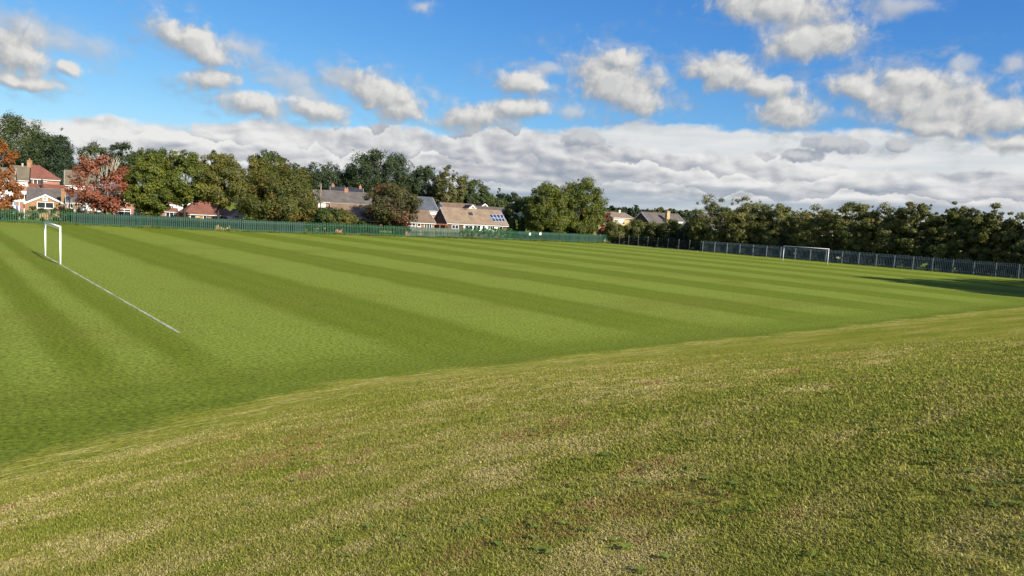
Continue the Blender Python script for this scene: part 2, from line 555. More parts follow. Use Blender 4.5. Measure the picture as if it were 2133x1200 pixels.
def leaf_mat(name, dark, light, accent=None, acc_lo=.55, acc_hi=.7, acc_scale=.35, trans=.28):
    m, t, out = material(name)
    tint = t.node('ShaderNodeAttribute', attribute_name='tint').outputs['Fac']
    o = t.node('ShaderNodeTexCoord').outputs['Object']
    n = t.noise(o, .55, 4.0, .6)
    f = t.m('ADD', t.m('MULTIPLY', tint, .75), t.m('MULTIPLY', t.m('SUBTRACT', n, .5), .9))
    col = t.mix(t.m('ADD', f, .12, clamp=True), dark, light)
    if accent:
        a = t.noise(o, acc_scale, 3.0, .6)
        a = t.m('ADD', a, t.m('MULTIPLY', t.m('SUBTRACT', tint, .5), .22))
        col = t.mix(t.rng(a, acc_lo, acc_hi), col, accent)
    d = t.node('ShaderNodeBsdfDiffuse', {'Color': col, 'Roughness': .5})
    tr = t.node('ShaderNodeBsdfTranslucent', {'Color': t.mix(1.0, col, rgb(1.15, 1.25, .6), 'MULTIPLY')})
    g = t.node('ShaderNodeBsdfGlossy', {'Color': rgb(.9, .95, 1.0), 'Roughness': .55})
    s1 = t.node('ShaderNodeMixShader', {0: trans, 1: d.outputs[0], 2: tr.outputs[0]})
    s2 = t.node('ShaderNodeMixShader', {0: .018, 1: s1.outputs[0], 2: g.outputs[0]})
    t.l.new(s2.outputs[0], out.inputs[0])
    return m


def bark_mat(name, c):
    m, t, out = material(name)
    o = t.node('ShaderNodeTexCoord').outputs['Object']
    mp = t.node('ShaderNodeMapping', {0: o, 3: (9, 9, 1.6)}).outputs[0]
    n = t.noise(mp, 1.0, 6.0, .65)
    col = t.ramp(n, [(.3, rgb(*[x * .45 for x in c])), (.7, rgb(*[x * 1.4 for x in c]))])
    bump = t.node('ShaderNodeBump', {'Strength': .7, 'Distance': .03, 'Height': n}).outputs[0]
    principled(t, out, col, .9, .15, bump)
    return m


def board_mat(name, c, width=.14):
    m, t, out = material(name)
    o = t.node('ShaderNodeTexCoord').outputs['Object']
    s = t.node('ShaderNodeSeparateXYZ', {0: o})
    k = t.m('FLOOR', t.m('DIVIDE', s.outputs[0], width))
    r = t.node('ShaderNodeTexWhiteNoise', {'W': k}, noise_dimensions='1D').outputs[0]
    g = t.noise(t.node('ShaderNodeMapping', {0: o, 3: (16, 16, .9)}).outputs[0], 1.0, 4.0, .6)
    f = t.m('ADD', t.m('MULTIPLY', r, .5), t.m('MULTIPLY', g, .7))
    col = t.ramp(f, [(.15, rgb(*[x * .5 for x in c])), (.85, rgb(*[x * 1.4 for x in c]))])
    principled(t, out, col, .85, .15)
    return m


M = {}
M['brick_red'] = brick_mat('brick_red', rgb(.34, .13, .075), rgb(.27, .10, .06), rgb(.36, .30, .25))
M['brick_brown'] = brick_mat('brick_brown', rgb(.30, .15, .06), rgb(.24, .12, .05), rgb(.34, .28, .2))
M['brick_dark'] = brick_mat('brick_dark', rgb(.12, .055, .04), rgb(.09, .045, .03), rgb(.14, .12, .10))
M['brick_buff'] = brick_mat('brick_buff', rgb(.46, .33, .16), rgb(.40, .28, .13), rgb(.42, .36, .28))
M['render_white'] = worn('render_white', (.78, .76, .72), .85, .2, .10, .6)
M['render_cream'] = worn('render_cream', (.70, .62, .44), .85, .2, .10, .6)
M['white_upvc'] = worn('white_upvc', (.80, .80, .79), .35, .4, .05, 2.0)
M['fascia_white'] = worn('fascia_white', (.76, .75, .72), .5, .35, .10, 1.5)
M['gutter_grey'] = worn('gutter_grey', (.10, .10, .10), .5, .35, .10, 1.5)
M['tile_grey'] = tile_mat('tile_grey', rgb(.150, .130, .115), rgb(.125, .108, .098), lichen=rgb(.19, .17, .13))
M['tile_slate'] = tile_mat('tile_slate', rgb(.115, .125, .145), rgb(.095, .105, .125))
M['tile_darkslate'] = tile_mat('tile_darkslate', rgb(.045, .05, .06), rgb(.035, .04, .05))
M['tile_brown'] = tile_mat('tile_brown', rgb(.24, .165, .115), rgb(.20, .135, .09), lichen=rgb(.26, .21, .15))
M['tile_tan'] = tile_mat('tile_tan', rgb(.30, .22, .15), rgb(.26, .185, .125), lichen=rgb(.30, .26, .19))
M['tile_red'] = tile_mat('tile_red', rgb(.26, .105, .07), rgb(.21, .085, .06), lichen=rgb(.17, .12, .09))
M['tile_ribbed'] = tile_mat('tile_ribbed', rgb(.22, .18, .125), rgb(.18, .15, .10), lichen=rgb(.27, .22, .13), ridged=True)
M['glass'] = glass_mat('window_glass')
M['glass_blind'] = worn('closed_blind', (.62, .61, .57), .6, .3, .06, 2.0)
M['fence_green'] = worn('green_powder_coat', (.014, .080, .042), .5, .4, .25, 1.2)
M['fence_grey'] = worn('galvanised_steel', (.17, .20, .22), .5, .4, .22, 1.4)
M['fence_black'] = worn('black_mesh_wire', (.02, .022, .024), .5, .3, .2, 2.0)
M['post_grey'] = worn('weathered_post', (.16, .15, .125), .7, .3, .25, 2.0)
M['goal_white'] = worn('goal_white_paint', (.82, .82, .80), .4, .4, .06, 2.0)
M['goal_aged'] = worn('goal_weathered_paint', (.62, .63, .62), .5, .35, .15, 2.0)
M['wood_grey'] = board_mat('weathered_boards', (.13, .125, .105))
M['wood_dark'] = board_mat('dark_boards', (.026, .032, .032))
M['wood_warm'] = board_mat('warm_timber', (.42, .27, .10), .2)
M['bark'] = bark_mat('bark', (.085, .07, .055))
M['bark_dark'] = bark_mat('bark_dark', (.05, .042, .034))
M['bark_pale'] = bark_mat('bark_pale', (.34, .30, .23))
M['solar'] = worn('solar_cell', (.02, .035, .09), .2, .6, .15, 2.0)
M['solar_frame'] = worn('solar_frame', (.45, .47, .5), .4, .5, .05, 2.0)
M['cloth_blue'] = worn('blue_cloth', (.06, .13, .42), .9, .1, .1, 2.0)
M['cloth_white'] = worn('white_cloth', (.75, .76, .8), .9, .1, .06, 2.0)
M['cloth_red'] = worn('red_cloth', (.42, .05, .03), .9, .1, .1, 2.0)
M['cloth_pink'] = worn('pink_cloth', (.50, .22, .25), .9, .1, .1, 2.0)
M['dish_grey'] = worn('dish_grey', (.36, .37, .38), .5, .4, .08, 2.0)
M['pole_wood'] = bark_mat('pole_wood', (.20, .17, .13))
M['terracotta'] = worn('terracotta', (.40, .17, .09), .8, .2, .12, 2.0)
M['metal_dark'] = worn('dark_metal', (.03, .03, .032), .5, .4, .1, 3.0)
M['concrete'] = worn('concrete', (.36, .34, .30), .9, .15, .18, 1.5)

M['leaf_green'] = leaf_mat('leaf_green', rgb(.036, .054, .007), rgb(.160, .180, .022), rgb(.24, .18, .03), .60, .85, .30)
M['leaf_autumn'] = leaf_mat('leaf_autumn', rgb(.040, .056, .011), rgb(.150, .150, .028), rgb(.26, .115, .03), .56, .78, .28)
M['leaf_yellow'] = leaf_mat('leaf_yellow', rgb(.055, .065, .012), rgb(.20, .18, .035))
M['leaf_dark'] = leaf_mat('leaf_dark', rgb(.017, .032, .012), rgb(.066, .092, .032))
M['leaf_mid'] = leaf_mat('leaf_mid', rgb(.030, .050, .013), rgb(.105, .130, .036))
M['leaf_pale'] = leaf_mat('leaf_pale', rgb(.05, .06, .018), rgb(.19, .175, .06))
M['leaf_red'] = leaf_mat('leaf_red', rgb(.12, .030, .016), rgb(.33, .12, .065), None, trans=.22)
M['leaf_orange'] = leaf_mat('leaf_orange', rgb(.15, .04, .010), rgb(.37, .15, .035), rgb(.10, .10, .02), .55, .75)
M['leaf_copper'] = leaf_mat('leaf_copper', rgb(.035, .035, .012), rgb(.125, .115, .035), rgb(.18, .070, .04), .54, .70, .30)
M['leaf_olive'] = leaf_mat('leaf_olive', rgb(.045, .055, .012), rgb(.205, .205, .050), rgb(.23, .15, .04), .60, .82, .25)
M['leaf_olive_pale'] = leaf_mat('leaf_olive_pale', rgb(.055, .062, .013), rgb(.24, .225, .055), rgb(.26, .17, .04), .60, .82, .25)
M['leaf_conifer'] = leaf_mat('leaf_conifer', rgb(.012, .024, .012), rgb(.045, .065, .028), trans=.1)
M['leaf_hedge'] = leaf_mat('leaf_hedge', rgb(.02, .04, .008), rgb(.075, .105, .022), rgb(.13, .12, .02), .6, .8)
M['leaf_ivy'] = leaf_mat('leaf_ivy', rgb(.02, .075, .012), rgb(.075, .22, .035), rgb(.16, .22, .03), .6, .8)


# ------------------------------------------------------------------ ground
def ground_material():
    m, t, out = material('mown_grass')
    o = t.node('ShaderNodeTexCoord').outputs['Object']              # metres: x along the pitch, y across it
    s = t.node('ShaderNodeSeparateXYZ', {0: o})
    u, v = s.outputs[0], s.outputs[1]
    # mowing stripes: the cut leans to and fro every 5.7 m
    wob = t.m('MULTIPLY', t.m('SUBTRACT', t.noise(o, .18, 3.0, .5, dims='2D'), .5), 1.2)
    ph = t.m('MULTIPLY', t.m('ADD', t.m('SUBTRACT', u, 5.3), wob), 2 * math.pi / 11.4)
    st = t.rng(t.m('SINE', ph), -.42, .42)
    phl = t.m('MULTIPLY', t.m('ADD', t.m('ADD', u, .15), t.m('MULTIPLY', wob, .35)), -2 * math.pi / 2.65)
    stl = t.m('MULTIPLY', t.rng(t.m('SINE', phl), -.9, .7), t.rng(u, -9, -4.6))
    st = t.mix(t.m('LESS_THAN', t.m('ADD', u, t.m('MULTIPLY', wob, .2)), -.05), st, stl)
    lane = t.m('SINE', t.m('MULTIPLY', t.m('ADD', u, wob), 2 * math.pi / 1.9))
    head = t.rng(t.m('ADD', v, t.m('MULTIPLY', wob, 2.2)), -42.5, -34.5)      # the headland where the mower turned
    edge = t.noise(o, .35, 4.0, .6, dims='2D')
    st = t.m('MULTIPLY', st, t.m('ADD', t.m('MULTIPLY', head, .9), .1))
    st = t.m('ADD', t.m('MULTIPLY', st, .76), t.m('MULTIPLY', lane, .07))
    light, dark = rgb(.172, .214, .031), rgb(.104, .141, .010)
    base = t.mix(st, light, dark)
    # mower tracks in the headland run along the touchline
    trk = t.noise(t.node('ShaderNodeMapping', {0: o, 3: (.05, .55, 1)}).outputs[0], 1.0, 5.0, .6, dims='2D')
    hl = t.mix(t.rng(trk, .35, .65), rgb(.108, .142, .012), rgb(.160, .192, .022))
    base = t.mix(t.m('MULTIPLY', t.m('SUBTRACT', 1.0, head), .75), base, hl)
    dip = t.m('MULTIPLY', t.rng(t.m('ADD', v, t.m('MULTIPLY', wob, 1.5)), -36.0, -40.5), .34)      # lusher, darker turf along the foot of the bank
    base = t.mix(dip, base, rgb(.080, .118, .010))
    # soft patches, worn and yellower places
    patch = t.noise(o, .11, 5.0, .6, dims='2D')
    base = t.mix(t.m('MULTIPLY', t.rng(patch, .48, .72), .45), base, rgb(.140, .140, .022))
    scuff = t.noise(o, .9, 5.0, .65, dims='2D')
    base = t.mix(t.m('MULTIPLY', t.rng(scuff, .66, .78), .55), base, rgb(.07, .065, .02))
    # grain of the sward
    g1 = t.noise(o, 9.0, 5.0, .8, dims='2D')
    g2 = t.noise(o, 26.0, 3.0, .7, dims='2D')
    g0 = t.noise(o, 8.0, 2.0, .6, dims='2D')
    g00 = t.noise(o, 1.6, 2.0, .6, dims='2D')
    g = t.m('ADD', t.m('MULTIPLY', t.m('SUBTRACT', g1, .5), 2.0), t.m('MULTIPLY', t.m('SUBTRACT', g2, .5), 1.2))
    g = t.m('ADD', g, t.m('ADD', t.m('MULTIPLY', t.m('SUBTRACT', g0, .5), 1.35), t.m('MULTIPLY', t.m('SUBTRACT', g00, .5), .22)))
    gf = t.m('MAXIMUM', t.m('ADD', g, 1.0), .15)
    # bank: drier, strawy, greener in places
    bv = t.node('ShaderNodeAttribute', attribute_name='bank').outputs['Fac']
    bn = t.m('ADD', bv, t.m('MULTIPLY', t.m('SUBTRACT', edge, .5), .35))
    bank = t.rng(bn, .42, .62)
    dry = t.noise(t.node('ShaderNodeMapping', {0: o, 3: (.22, .55, 1)}).outputs[0], 1.0, 6.0, .62, dims='2D')
    bcol = t.ramp(dry, [(.30, rgb(.185, .215, .018)), (.52, rgb(.265, .262, .028)), (.66, rgb(.345, .30, .060)), (.80, rgb(.36, .29, .085))])
    straw = t.noise(t.node('ShaderNodeMapping', {0: o, 3: (.9, 4.5, 1)}).outputs[0], 1.0, 5.0, .65, dims='2D')
    crest = t.m('MULTIPLY', t.rng(bn, .40, .60), t.rng(bn, 1.3, .75))
    bcol = t.mix(t.m('MULTIPLY', t.m('MULTIPLY', t.rng(straw, .50, .68), crest), .8), bcol, rgb(.58, .50, .17))
    gap = t.rng(t.noise(o, 42.0, 3.0, .7, dims='2D'), .36, .52, .55, 1.12)
    bcol = t.vm('MULTIPLY', bcol, t.node('ShaderNodeCombineXYZ', {0: gap, 1: gap, 2: gap}).outputs[0])
    col = t.mix(bank, base, bcol)
    col = t.vm('MULTIPLY', col, t.node('ShaderNodeCombineXYZ', {0: gf, 1: gf, 2: gf}).outputs[0])
    # rough land beyond the fences
    h = t.m('ADD', t.m('MULTIPLY', g1, 1.0), t.m('MULTIPLY', g2, .6))
    bump = t.node('ShaderNodeBump', {'Strength': .55, 'Distance': .05, 'Height': h}).outputs[0]
    principled(t, out, col, .95, .04, bump)
    return m


def build_ground():
    us = np.unique(np.concatenate([np.linspace(-40, 120, 161), np.array([-6000, -2500, -1000, -500, -250, -140, -90, -60, 140, 180, 250, 400, 700, 1400, 3000, 6000])]))
    vs = np.unique(np.concatenate([np.linspace(-75, -34, 124), np.linspace(-34, 60, 40), np.array([-6000, -2500, -1000, -400, -200, -130, -95, 80, 110, 160, 260, 500, 1000, 2500, 6000])]))
    U, V = np.meshgrid(us, vs, indexing='ij')
    Z = ground_z(U, V)
    nu, nv = len(us), len(vs)
    co = np.stack([U, V, Z], -1).reshape(-1, 3)
    idx = np.arange(nu * nv).reshape(nu, nv)
    q = np.stack([idx[:-1, :-1], idx[1:, :-1], idx[1:, 1:], idx[:-1, 1:]], -1).reshape(-1, 4)
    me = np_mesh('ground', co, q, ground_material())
    bank = np.clip((foot(U) - V) / 6.0 + .5, -1, 3).ravel()
    a = me.attributes.new('bank', 'FLOAT', 'POINT')
    a.data.foreach_set('value', bank.astype(np.float32))
    me.polygons.foreach_set('use_smooth', [True] * len(me.polygons))
    o = link(bpy.data.objects.new('ground', me))
    o.location = PG
    o.rotation_euler = (0, 0, YAW)
    tag(o, kind='structure')
    return o


ground = build_ground()


def line_mat(name, lo, hi, white):
    m, t, out = material(name)
    o = t.node('ShaderNodeTexCoord').outputs['Object']
    n = t.m('ADD', t.m('MULTIPLY', t.noise(o, 7.0, 5.0, .7), .6), t.m('MULTIPLY', t.noise(o, .35, 2.0, .5), .4))
    d = t.node('ShaderNodeBsdfDiffuse', {'Color': white})
    tr = t.node('ShaderNodeBsdfTransparent')
    mx = t.node('ShaderNodeMixShader', {0: t.rng(n, lo, hi), 1: tr.outputs[0], 2: d.outputs[0]})
    t.l.new(mx.outputs[0], out.inputs[0])
    return m


LINE_MAT = line_mat('line_paint', .38, .56, rgb(.40, .42, .30))
LINE_FAINT = line_mat('faded_line_paint', .48, .66, rgb(.30, .34, .20))


def ground_line(name, pts, w, mat, z=.012):
    vs, fs = [], []
    n = len(pts)
    for i, p in enumerate(pts):
        d = Vector(pts[min(i + 1, n - 1)]) - Vector(pts[max(i - 1, 0)])
        nn = Vector((-d[1], d[0])).normalized() * w / 2
        vs += [(p[0] + nn.x, p[1] + nn.y, z), (p[0] - nn.x, p[1] - nn.y, z)]
    for i in range(n - 1):
        fs.append((2 * i, 2 * i + 1, 2 * i + 3, 2 * i + 2))
    me = bpy.data.meshes.new(name)
    me.from_pydata(vs, [], fs)
    me.materials.append(mat)
    o = link(bpy.data.objects.new(name, me))
    o.location = PG
    o.rotation_euler = (0, 0, YAW)
    tag(o, kind='structure')


HW = 31.64
ground_line('goal_line_marking', [(0, -HW + i * 36.6 / 14) for i in range(15)], .11, LINE_MAT)
ground_line('goal_line_marking', [(0, 5.0 + i * (HW - 5.0) / 10) for i in range(11)], .09, LINE_FAINT)
ground_line('touchline_marking', [(.06 + i * 4.1, -HW) for i in range(9)], .09, LINE_FAINT)
ground_line('corner_marking', [(math.sin(i * math.pi / 16) * 1.0, -HW + math.cos(i * math.pi / 16) * 1.0) for i in range(9)], .07, LINE_FAINT, .016)
ground_line('penalty_arc_marking', [(11 + 8.9 * math.cos(R(q)), 8.9 * math.sin(R(q))) for q in range(-36, 37, 4)], .10, LINE_FAINT)


# ------------------------------------------------------------------ goals
def goal(u, label, mat, hooks):
    root = empty('football_goal', label, 'goal', pitch(u, 0), YAW, 'football goals')
    for s in (-1, 1):
        m = MB()
        m.tube([(0, s * 3.66, -.2), (0, s * 3.66, 2.38)], .054, 14)
        m.build('post', mat, root, True)
    m = MB()
    m.tube([(0, -3.73, 2.44), (0, 3.73, 2.44)], .052, 14)
    bar = m.build('crossbar', mat, root, True)
    if hooks:
        for i in range(11):
            m = MB()
            y = -3.2 + i * .64
            m.tube([(0, y, 2.385), (-.02, y, 2.33), (-.05, y, 2.30), (-.08, y, 2.33)], .016, 6)
            m.build('net_hook', mat, bar)
    return root


goal(0.0, 'white goal frame with hooks under its crossbar, standing on the white goal line', M['goal_white'], True)
goal(98.8, 'weathered white goal frame standing in front of the grey palisade fence', M['goal_aged'], False)


# ------------------------------------------------------------------ fences
def pale(m, x, w, h, z0=.05, y0=0.0, d=.018):
    m.prism([(x - w / 2, y0, z0), (x + w / 2, y0, z0), (x + w / 2, y0, h - .09), (x, y0, h), (x - w / 2, y0, h - .09)], (0, d, 0))


def along(path, bay):
    """Points every bay along a polyline of world points."""
    out, carry = [], 0.0
    for a, b in zip(path[:-1], path[1:]):
        a, b = Vector(a), Vector(b)
        n = max(1, round((b - a).length / bay))
        for i in range(n):
            out.append((a.lerp(b, i / n), a.lerp(b, (i + 1) / n)))
    return out


def palisade(label, path, mat, pitch_w, pale_w, h, bay=2.75):
    segs = along(path, bay)
    root = empty('palisade_fence', label, 'fence', segs[0][0])
    o0 = segs[0][0]
    cache = {}
    pm = MB()
    pm.box(-.05, .05, -.06, .04, -.3, h - .12)
    post_me = pm.mesh('post', mat)
    def put(name, me, p, ang):
        o = link(bpy.data.objects.new(name, me), root)
        o.location = p - o0
        o.rotation_euler = (0, 0, ang)
    for a, b in segs:
        d = b - a
        ang, ln = math.atan2(d.y, d.x), d.length
        key = round(ln, 3)
        if key not in cache:
            m = MB()
            n = int((ln - .12) / pitch_w)
            off = (ln - (n - 1) * pitch_w) / 2
            rnd = random.Random(7)
            for i in range(n):
                pale(m, off + i * pitch_w + rnd.uniform(-.008, .008), pale_w, h + rnd.uniform(-.012, .012), .05, -.085)
            m.box(.05, ln - .05, -.066, -.026, h * .78, h * .78 + .05)
            m.box(.05, ln - .05, -.066, -.026, h * .16, h * .16 + .05)
            cache[key] = m.mesh('pale_panel', mat)
        put('post', post_me, a, ang)
        put('pale_panel', cache[key], a, ang)
    put('post', post_me, segs[-1][1], ang)
    return root


G_A, G_0, G_1, G_2, G_3 = Vector((-102, 94, 0)), Vector((-71.5, 101.5, 0)), Vector((-42.8, 113.0, 0)), Vector((-10.4, 138.0, 0)), Vector((20.3, 159.0, 0))
palisade('green palisade fence running below the houses and street trees', [G_A, G_0, G_1, G_2, G_3], M['fence_green'], .29, .095, 1.95)
E_0, E_1 = pitch(110.2, 27.4), pitch(109.6, -72)
palisade('grey galvanised palisade fence behind the far goal', [E_0, E_1], M['fence_grey'], .235, .07, 2.1)


def mesh_fence(label, a, b, h):
    root = empty('mesh_fence', label, 'fence', a)
    d = b - a
    ang, ln = math.atan2(d.y, d.x), d.length
    root.rotation_euler = (0, 0, ang)
    n = 9
    for i in range(n + 1):
        m = MB()
        m.box(i * ln / n - .055, i * ln / n + .055, -.055, .055, -.3, h + .12)
        m.build('post', M['post_grey'], root)
    for i in range(n):
        m = MB()
        x0, x1 = i * ln / n + .06, (i + 1) * ln / n - .06
        k = int((x1 - x0) / .08)
        for j in range(k + 1):
            x = x0 + (x1 - x0) * j / k
            m.box(x - .006, x + .006, -.02, -.008, .06, h)
        for j in range(int(h / .2) + 1):
            m.box(x0, x1, -.008, .004, .06 + j * .2, .072 + j * .2)
        m.build('wire_panel', M['fence_black'], root)


mesh_fence('black wire mesh fence on pale posts in front of the shaded bushes', G_3 + Vector((.6, .1, 0)), E_0 + Vector((-.3, .3, 0)), 1.9)

# ------------------------------------------------------------------ trees
RNG = np.random.default_rng(11)


def leaves(centres, radii, count, size, tint, rng, aspect=.62, up=.35, shell=.55, flat=1.0):
    """Leaf-sized quads round each clump centre. Returns verts, quads, per-face tint."""
    k = len(centres)
    ci = np.repeat(np.arange(k), count) if np.isscalar(count) else np.repeat(np.arange(k), count)
    n = len(ci)
    d = rng.normal(size=(n, 3))
    d /= np.linalg.norm(d, axis=1)[:, None]
    r = radii[ci] * (shell + (1 - shell) * rng.random(n)) * (.75 + .5 * rng.random(n))
    p = centres[ci] + d * r[:, None] * np.array([1, 1, flat])
    nrm = d * .75 + (p - centres.mean(0)) / (np.abs(p - centres.mean(0)).max() + 1e-6) * .5 + rng.normal(size=(n, 3)) * .38 + np.array([0, 0, up])
    nrm /= np.linalg.norm(nrm, axis=1)[:, None]
    a = np.cross(nrm, rng.normal(size=(n, 3)))
    a /= np.linalg.norm(a, axis=1)[:, None]
    b = np.cross(nrm, a)
    s = size * (.6 + .8 * rng.random(n))
    L, Wd = a * s[:, None] * .5, b * (s * aspect)[:, None] * .5
    bend = nrm * (s * .12)[:, None]
    vs = np.stack([p - L - bend, p + Wd, p + L - bend, p - Wd], 1).reshape(-1, 3)
    q = np.arange(n * 4).reshape(n, 4)
    return vs, q, np.clip(tint[ci] + rng.normal(size=n) * .08, 0, 1)


def crown_points(style, k, w, h, rng):
    """Clump centres for a crown of half-width w and height h, base at z = 0."""
    if style == 'cone':
        z = (1 - np.sqrt(rng.random(k))) * .98
        rr = (1 - z) ** .85 * w
        an = rng.random(k) * 2 * np.pi
        q = .55 + .5 * rng.random(k)
        c = np.stack([rr * q * np.cos(an), rr * q * np.sin(an), z * h], 1)
        return c, (.10 * w + .30 * rr) * (.7 + .5 * rng.random(k))
    d = rng.normal(size=(k, 3))
    d /= np.linalg.norm(d, axis=1)[:, None]
    lob = rng.normal(size=(9, 3))
    lob /= np.linalg.norm(lob, axis=1)[:, None]
    lump = np.max(d @ lob.T, axis=1)
    amp = {'dense': .11, 'loose': .34, 'wide': .26, 'column': .14, 'bush': .25}[style]
    q = (.45 + .55 * rng.random(k) ** .5) * (1 - amp + amp * 1.25 * np.clip(lump, 0, 1) ** 2)
    z = d[:, 2] * q
    squash = {'dense': .95, 'loose': .9, 'wide': .9, 'column': 1.0, 'bush': .9}[style]
    zz = np.where(z > 0, z * .60, z * .40) * h * squash + h * .42
    wide = 1.0 if style != 'wide' else 1.08
    taper = np.where(z < 0, 1 - .35 * z * z, 1.0)
    c = np.stack([d[:, 0] * q * w * wide * taper, d[:, 1] * q * w * wide * taper, zz], 1)
    rad = {'dense': .23, 'loose': .19, 'wide': .21, 'column': .3, 'bush': .27}[style]
    return c, rad * w * (.6 + .7 * rng.random(k))


def make_crown(style, w, h, mat, leaf, nclump, nleaf, seed, flat=.85, spray=.16):
    rng = np.random.default_rng(seed)
    c, r = crown_points(style, nclump, w, h, rng)
    tint = np.clip(.5 + .24 * rng.normal(size=nclump), 0, 1)
    per = np.maximum(6, (nleaf * r ** 1.7 / (r ** 1.7).sum()).astype(int))
    vs, q, ti = leaves(c, r, per, leaf, tint, rng, flat=flat)
    # fit the foliage to its measured width and height
    lo, hi = np.percentile(vs, 1.0, axis=0), np.percentile(vs, 99.3, axis=0)
    sx = 2 * w / (hi[0] - lo[0])
    sy = 2 * w / (hi[1] - lo[1])
    sz = h / (hi[2] - lo[2])
    off = np.array([-(lo[0] + hi[0]) / 2, -(lo[1] + hi[1]) / 2, -lo[2]])
    sc = np.array([sx, sy, sz])
    vs = (vs + off) * sc
    if spray > 0:                                                   # loose shoots that break the outline
        ns = int(nclump * .8)
        c2, r2 = crown_points(style, ns, w, h, rng)
        mid = np.array([0, 0, h * .45])
        c2 = (c2 + off) * sc
        c2 = mid + (c2 - mid) * (1.02 + .09 * rng.random(ns))[:, None]
        c2[:, 2] = np.minimum(c2[:, 2], h * 1.02)
        r2 = r2 * .5
        per2 = np.maximum(4, np.full(ns, int(nleaf * spray / ns)))
        v2, q2, t2 = leaves(c2, r2, per2, leaf * .9, np.clip(.6 + .2 * rng.normal(size=ns), 0, 1), rng, shell=.2)
        q = np.concatenate([q, q2 + len(vs)])
        vs = np.concatenate([vs, v2])
        ti = np.concatenate([ti, t2])
    return np_mesh('crown', vs, q, mat, {'tint': ti})


def make_trunk(ht, top, w, r0, mat, seed, limbs=7, lean=0.0, fork=False):
    """Tapered trunk with limbs that reach into the crown (crown runs from ht to top)."""
    rnd = random.Random(seed)
    m = MB()
    h1 = ht + (top - ht) * .55
    pts, rad = [], []
    for i in range(7):
        q = i / 6
        pts.append((math.sin(q * 2.3 + seed) * .12 * r0 * 4 * q + lean * q, math.cos(q * 1.7 + seed) * .1 * r0 * 4 * q, -.3 + (h1 + .3) * q))
        rad.append(r0 * (1.25 if i == 0 else 1.0) * (1 - .72 * q))
    m.tube(pts, rad, 10)
    for k in range(limbs):
        q = rnd.uniform(.0, .75)
        z0 = max(.3, ht * .85) + (h1 - ht * .85) * q * .75
        an = k * 2.4 + rnd.uniform(-.4, .4)
        ln = w * rnd.uniform(.55, .9) * (1 - .4 * q)
        rise = (top - z0) * rnd.uniform(.35, .62)
        f = z0 / h1
        x0, y0 = lean * f, 0
        lp = [(x0, y0, z0), (x0 + math.cos(an) * ln * .35, y0 + math.sin(an) * ln * .35, z0 + rise * .45), (x0 + math.cos(an) * ln * .7, y0 + math.sin(an) * ln * .7, z0 + rise * .8), (x0 + math.cos(an) * ln, y0 + math.sin(an) * ln, z0 + rise)]
        rr = r0 * .5 * (1 - .5 * q)
        m.tube(lp, [rr, rr * .7, rr * .42, rr * .12], 6)
    me = m.mesh('trunk', mat)
    me.polygons.foreach_set('use_smooth', [True] * len(me.polygons))
    return me


TREES = []


def tree(name, label, px, ytop, ybot, wpx, Y, style, leafm, leaf=.26, clumps=60, nleaf=7000, seed=0, cat='tree', group=None, trunk=.16, bark='bark', flat=.85, spray=.16, depth=None, limbs=7, z0=0.0):
    top, bot = at(px, ytop, Y), at(px, ybot, Y)
    w = wpx / 2 / F * Y
    base = Vector((bot.x, Y, z0))
    hb, ht_ = max(.1, bot.z - z0), top.z - z0
    root = empty(name, label, cat, base, 0.0, group)
    cm = make_crown(style, w, ht_ - hb, M[leafm], leaf * .95, int(clumps * 1.5), int(nleaf * 2.6), 1000 + seed, flat, spray)
    c = link(bpy.data.objects.new('crown', cm), root)
    c.location = (0, 0, hb)
    if depth:
        c.scale = (1, depth, 1)
    if trunk:
        link(bpy.data.objects.new('trunk', make_trunk(hb, ht_, w, trunk, M[bark], seed, limbs)), root)
    return root


# ------------------------------------------------------------------ houses
def auto_uv(me):
    """Roof UV in metres: along the eave and up the slope."""
    uvl = me.uv_layers.new(name='UVMap')
    data = np.zeros(len(me.loops) * 2, dtype=np.float32)
    for p in me.polygons:
        n = p.normal
        h = Vector((0, 0, 1)).cross(n)
        h = h.normalized() if h.length > 1e-3 else Vector((1, 0, 0))
        s = n.cross(h)
        for li in p.loop_indices:
            co = me.vertices[me.loops[li].vertex_index].co
            data[li * 2], data[li * 2 + 1] = co.dot(h), co.dot(s)
    uvl.data.foreach_set('uv', data)


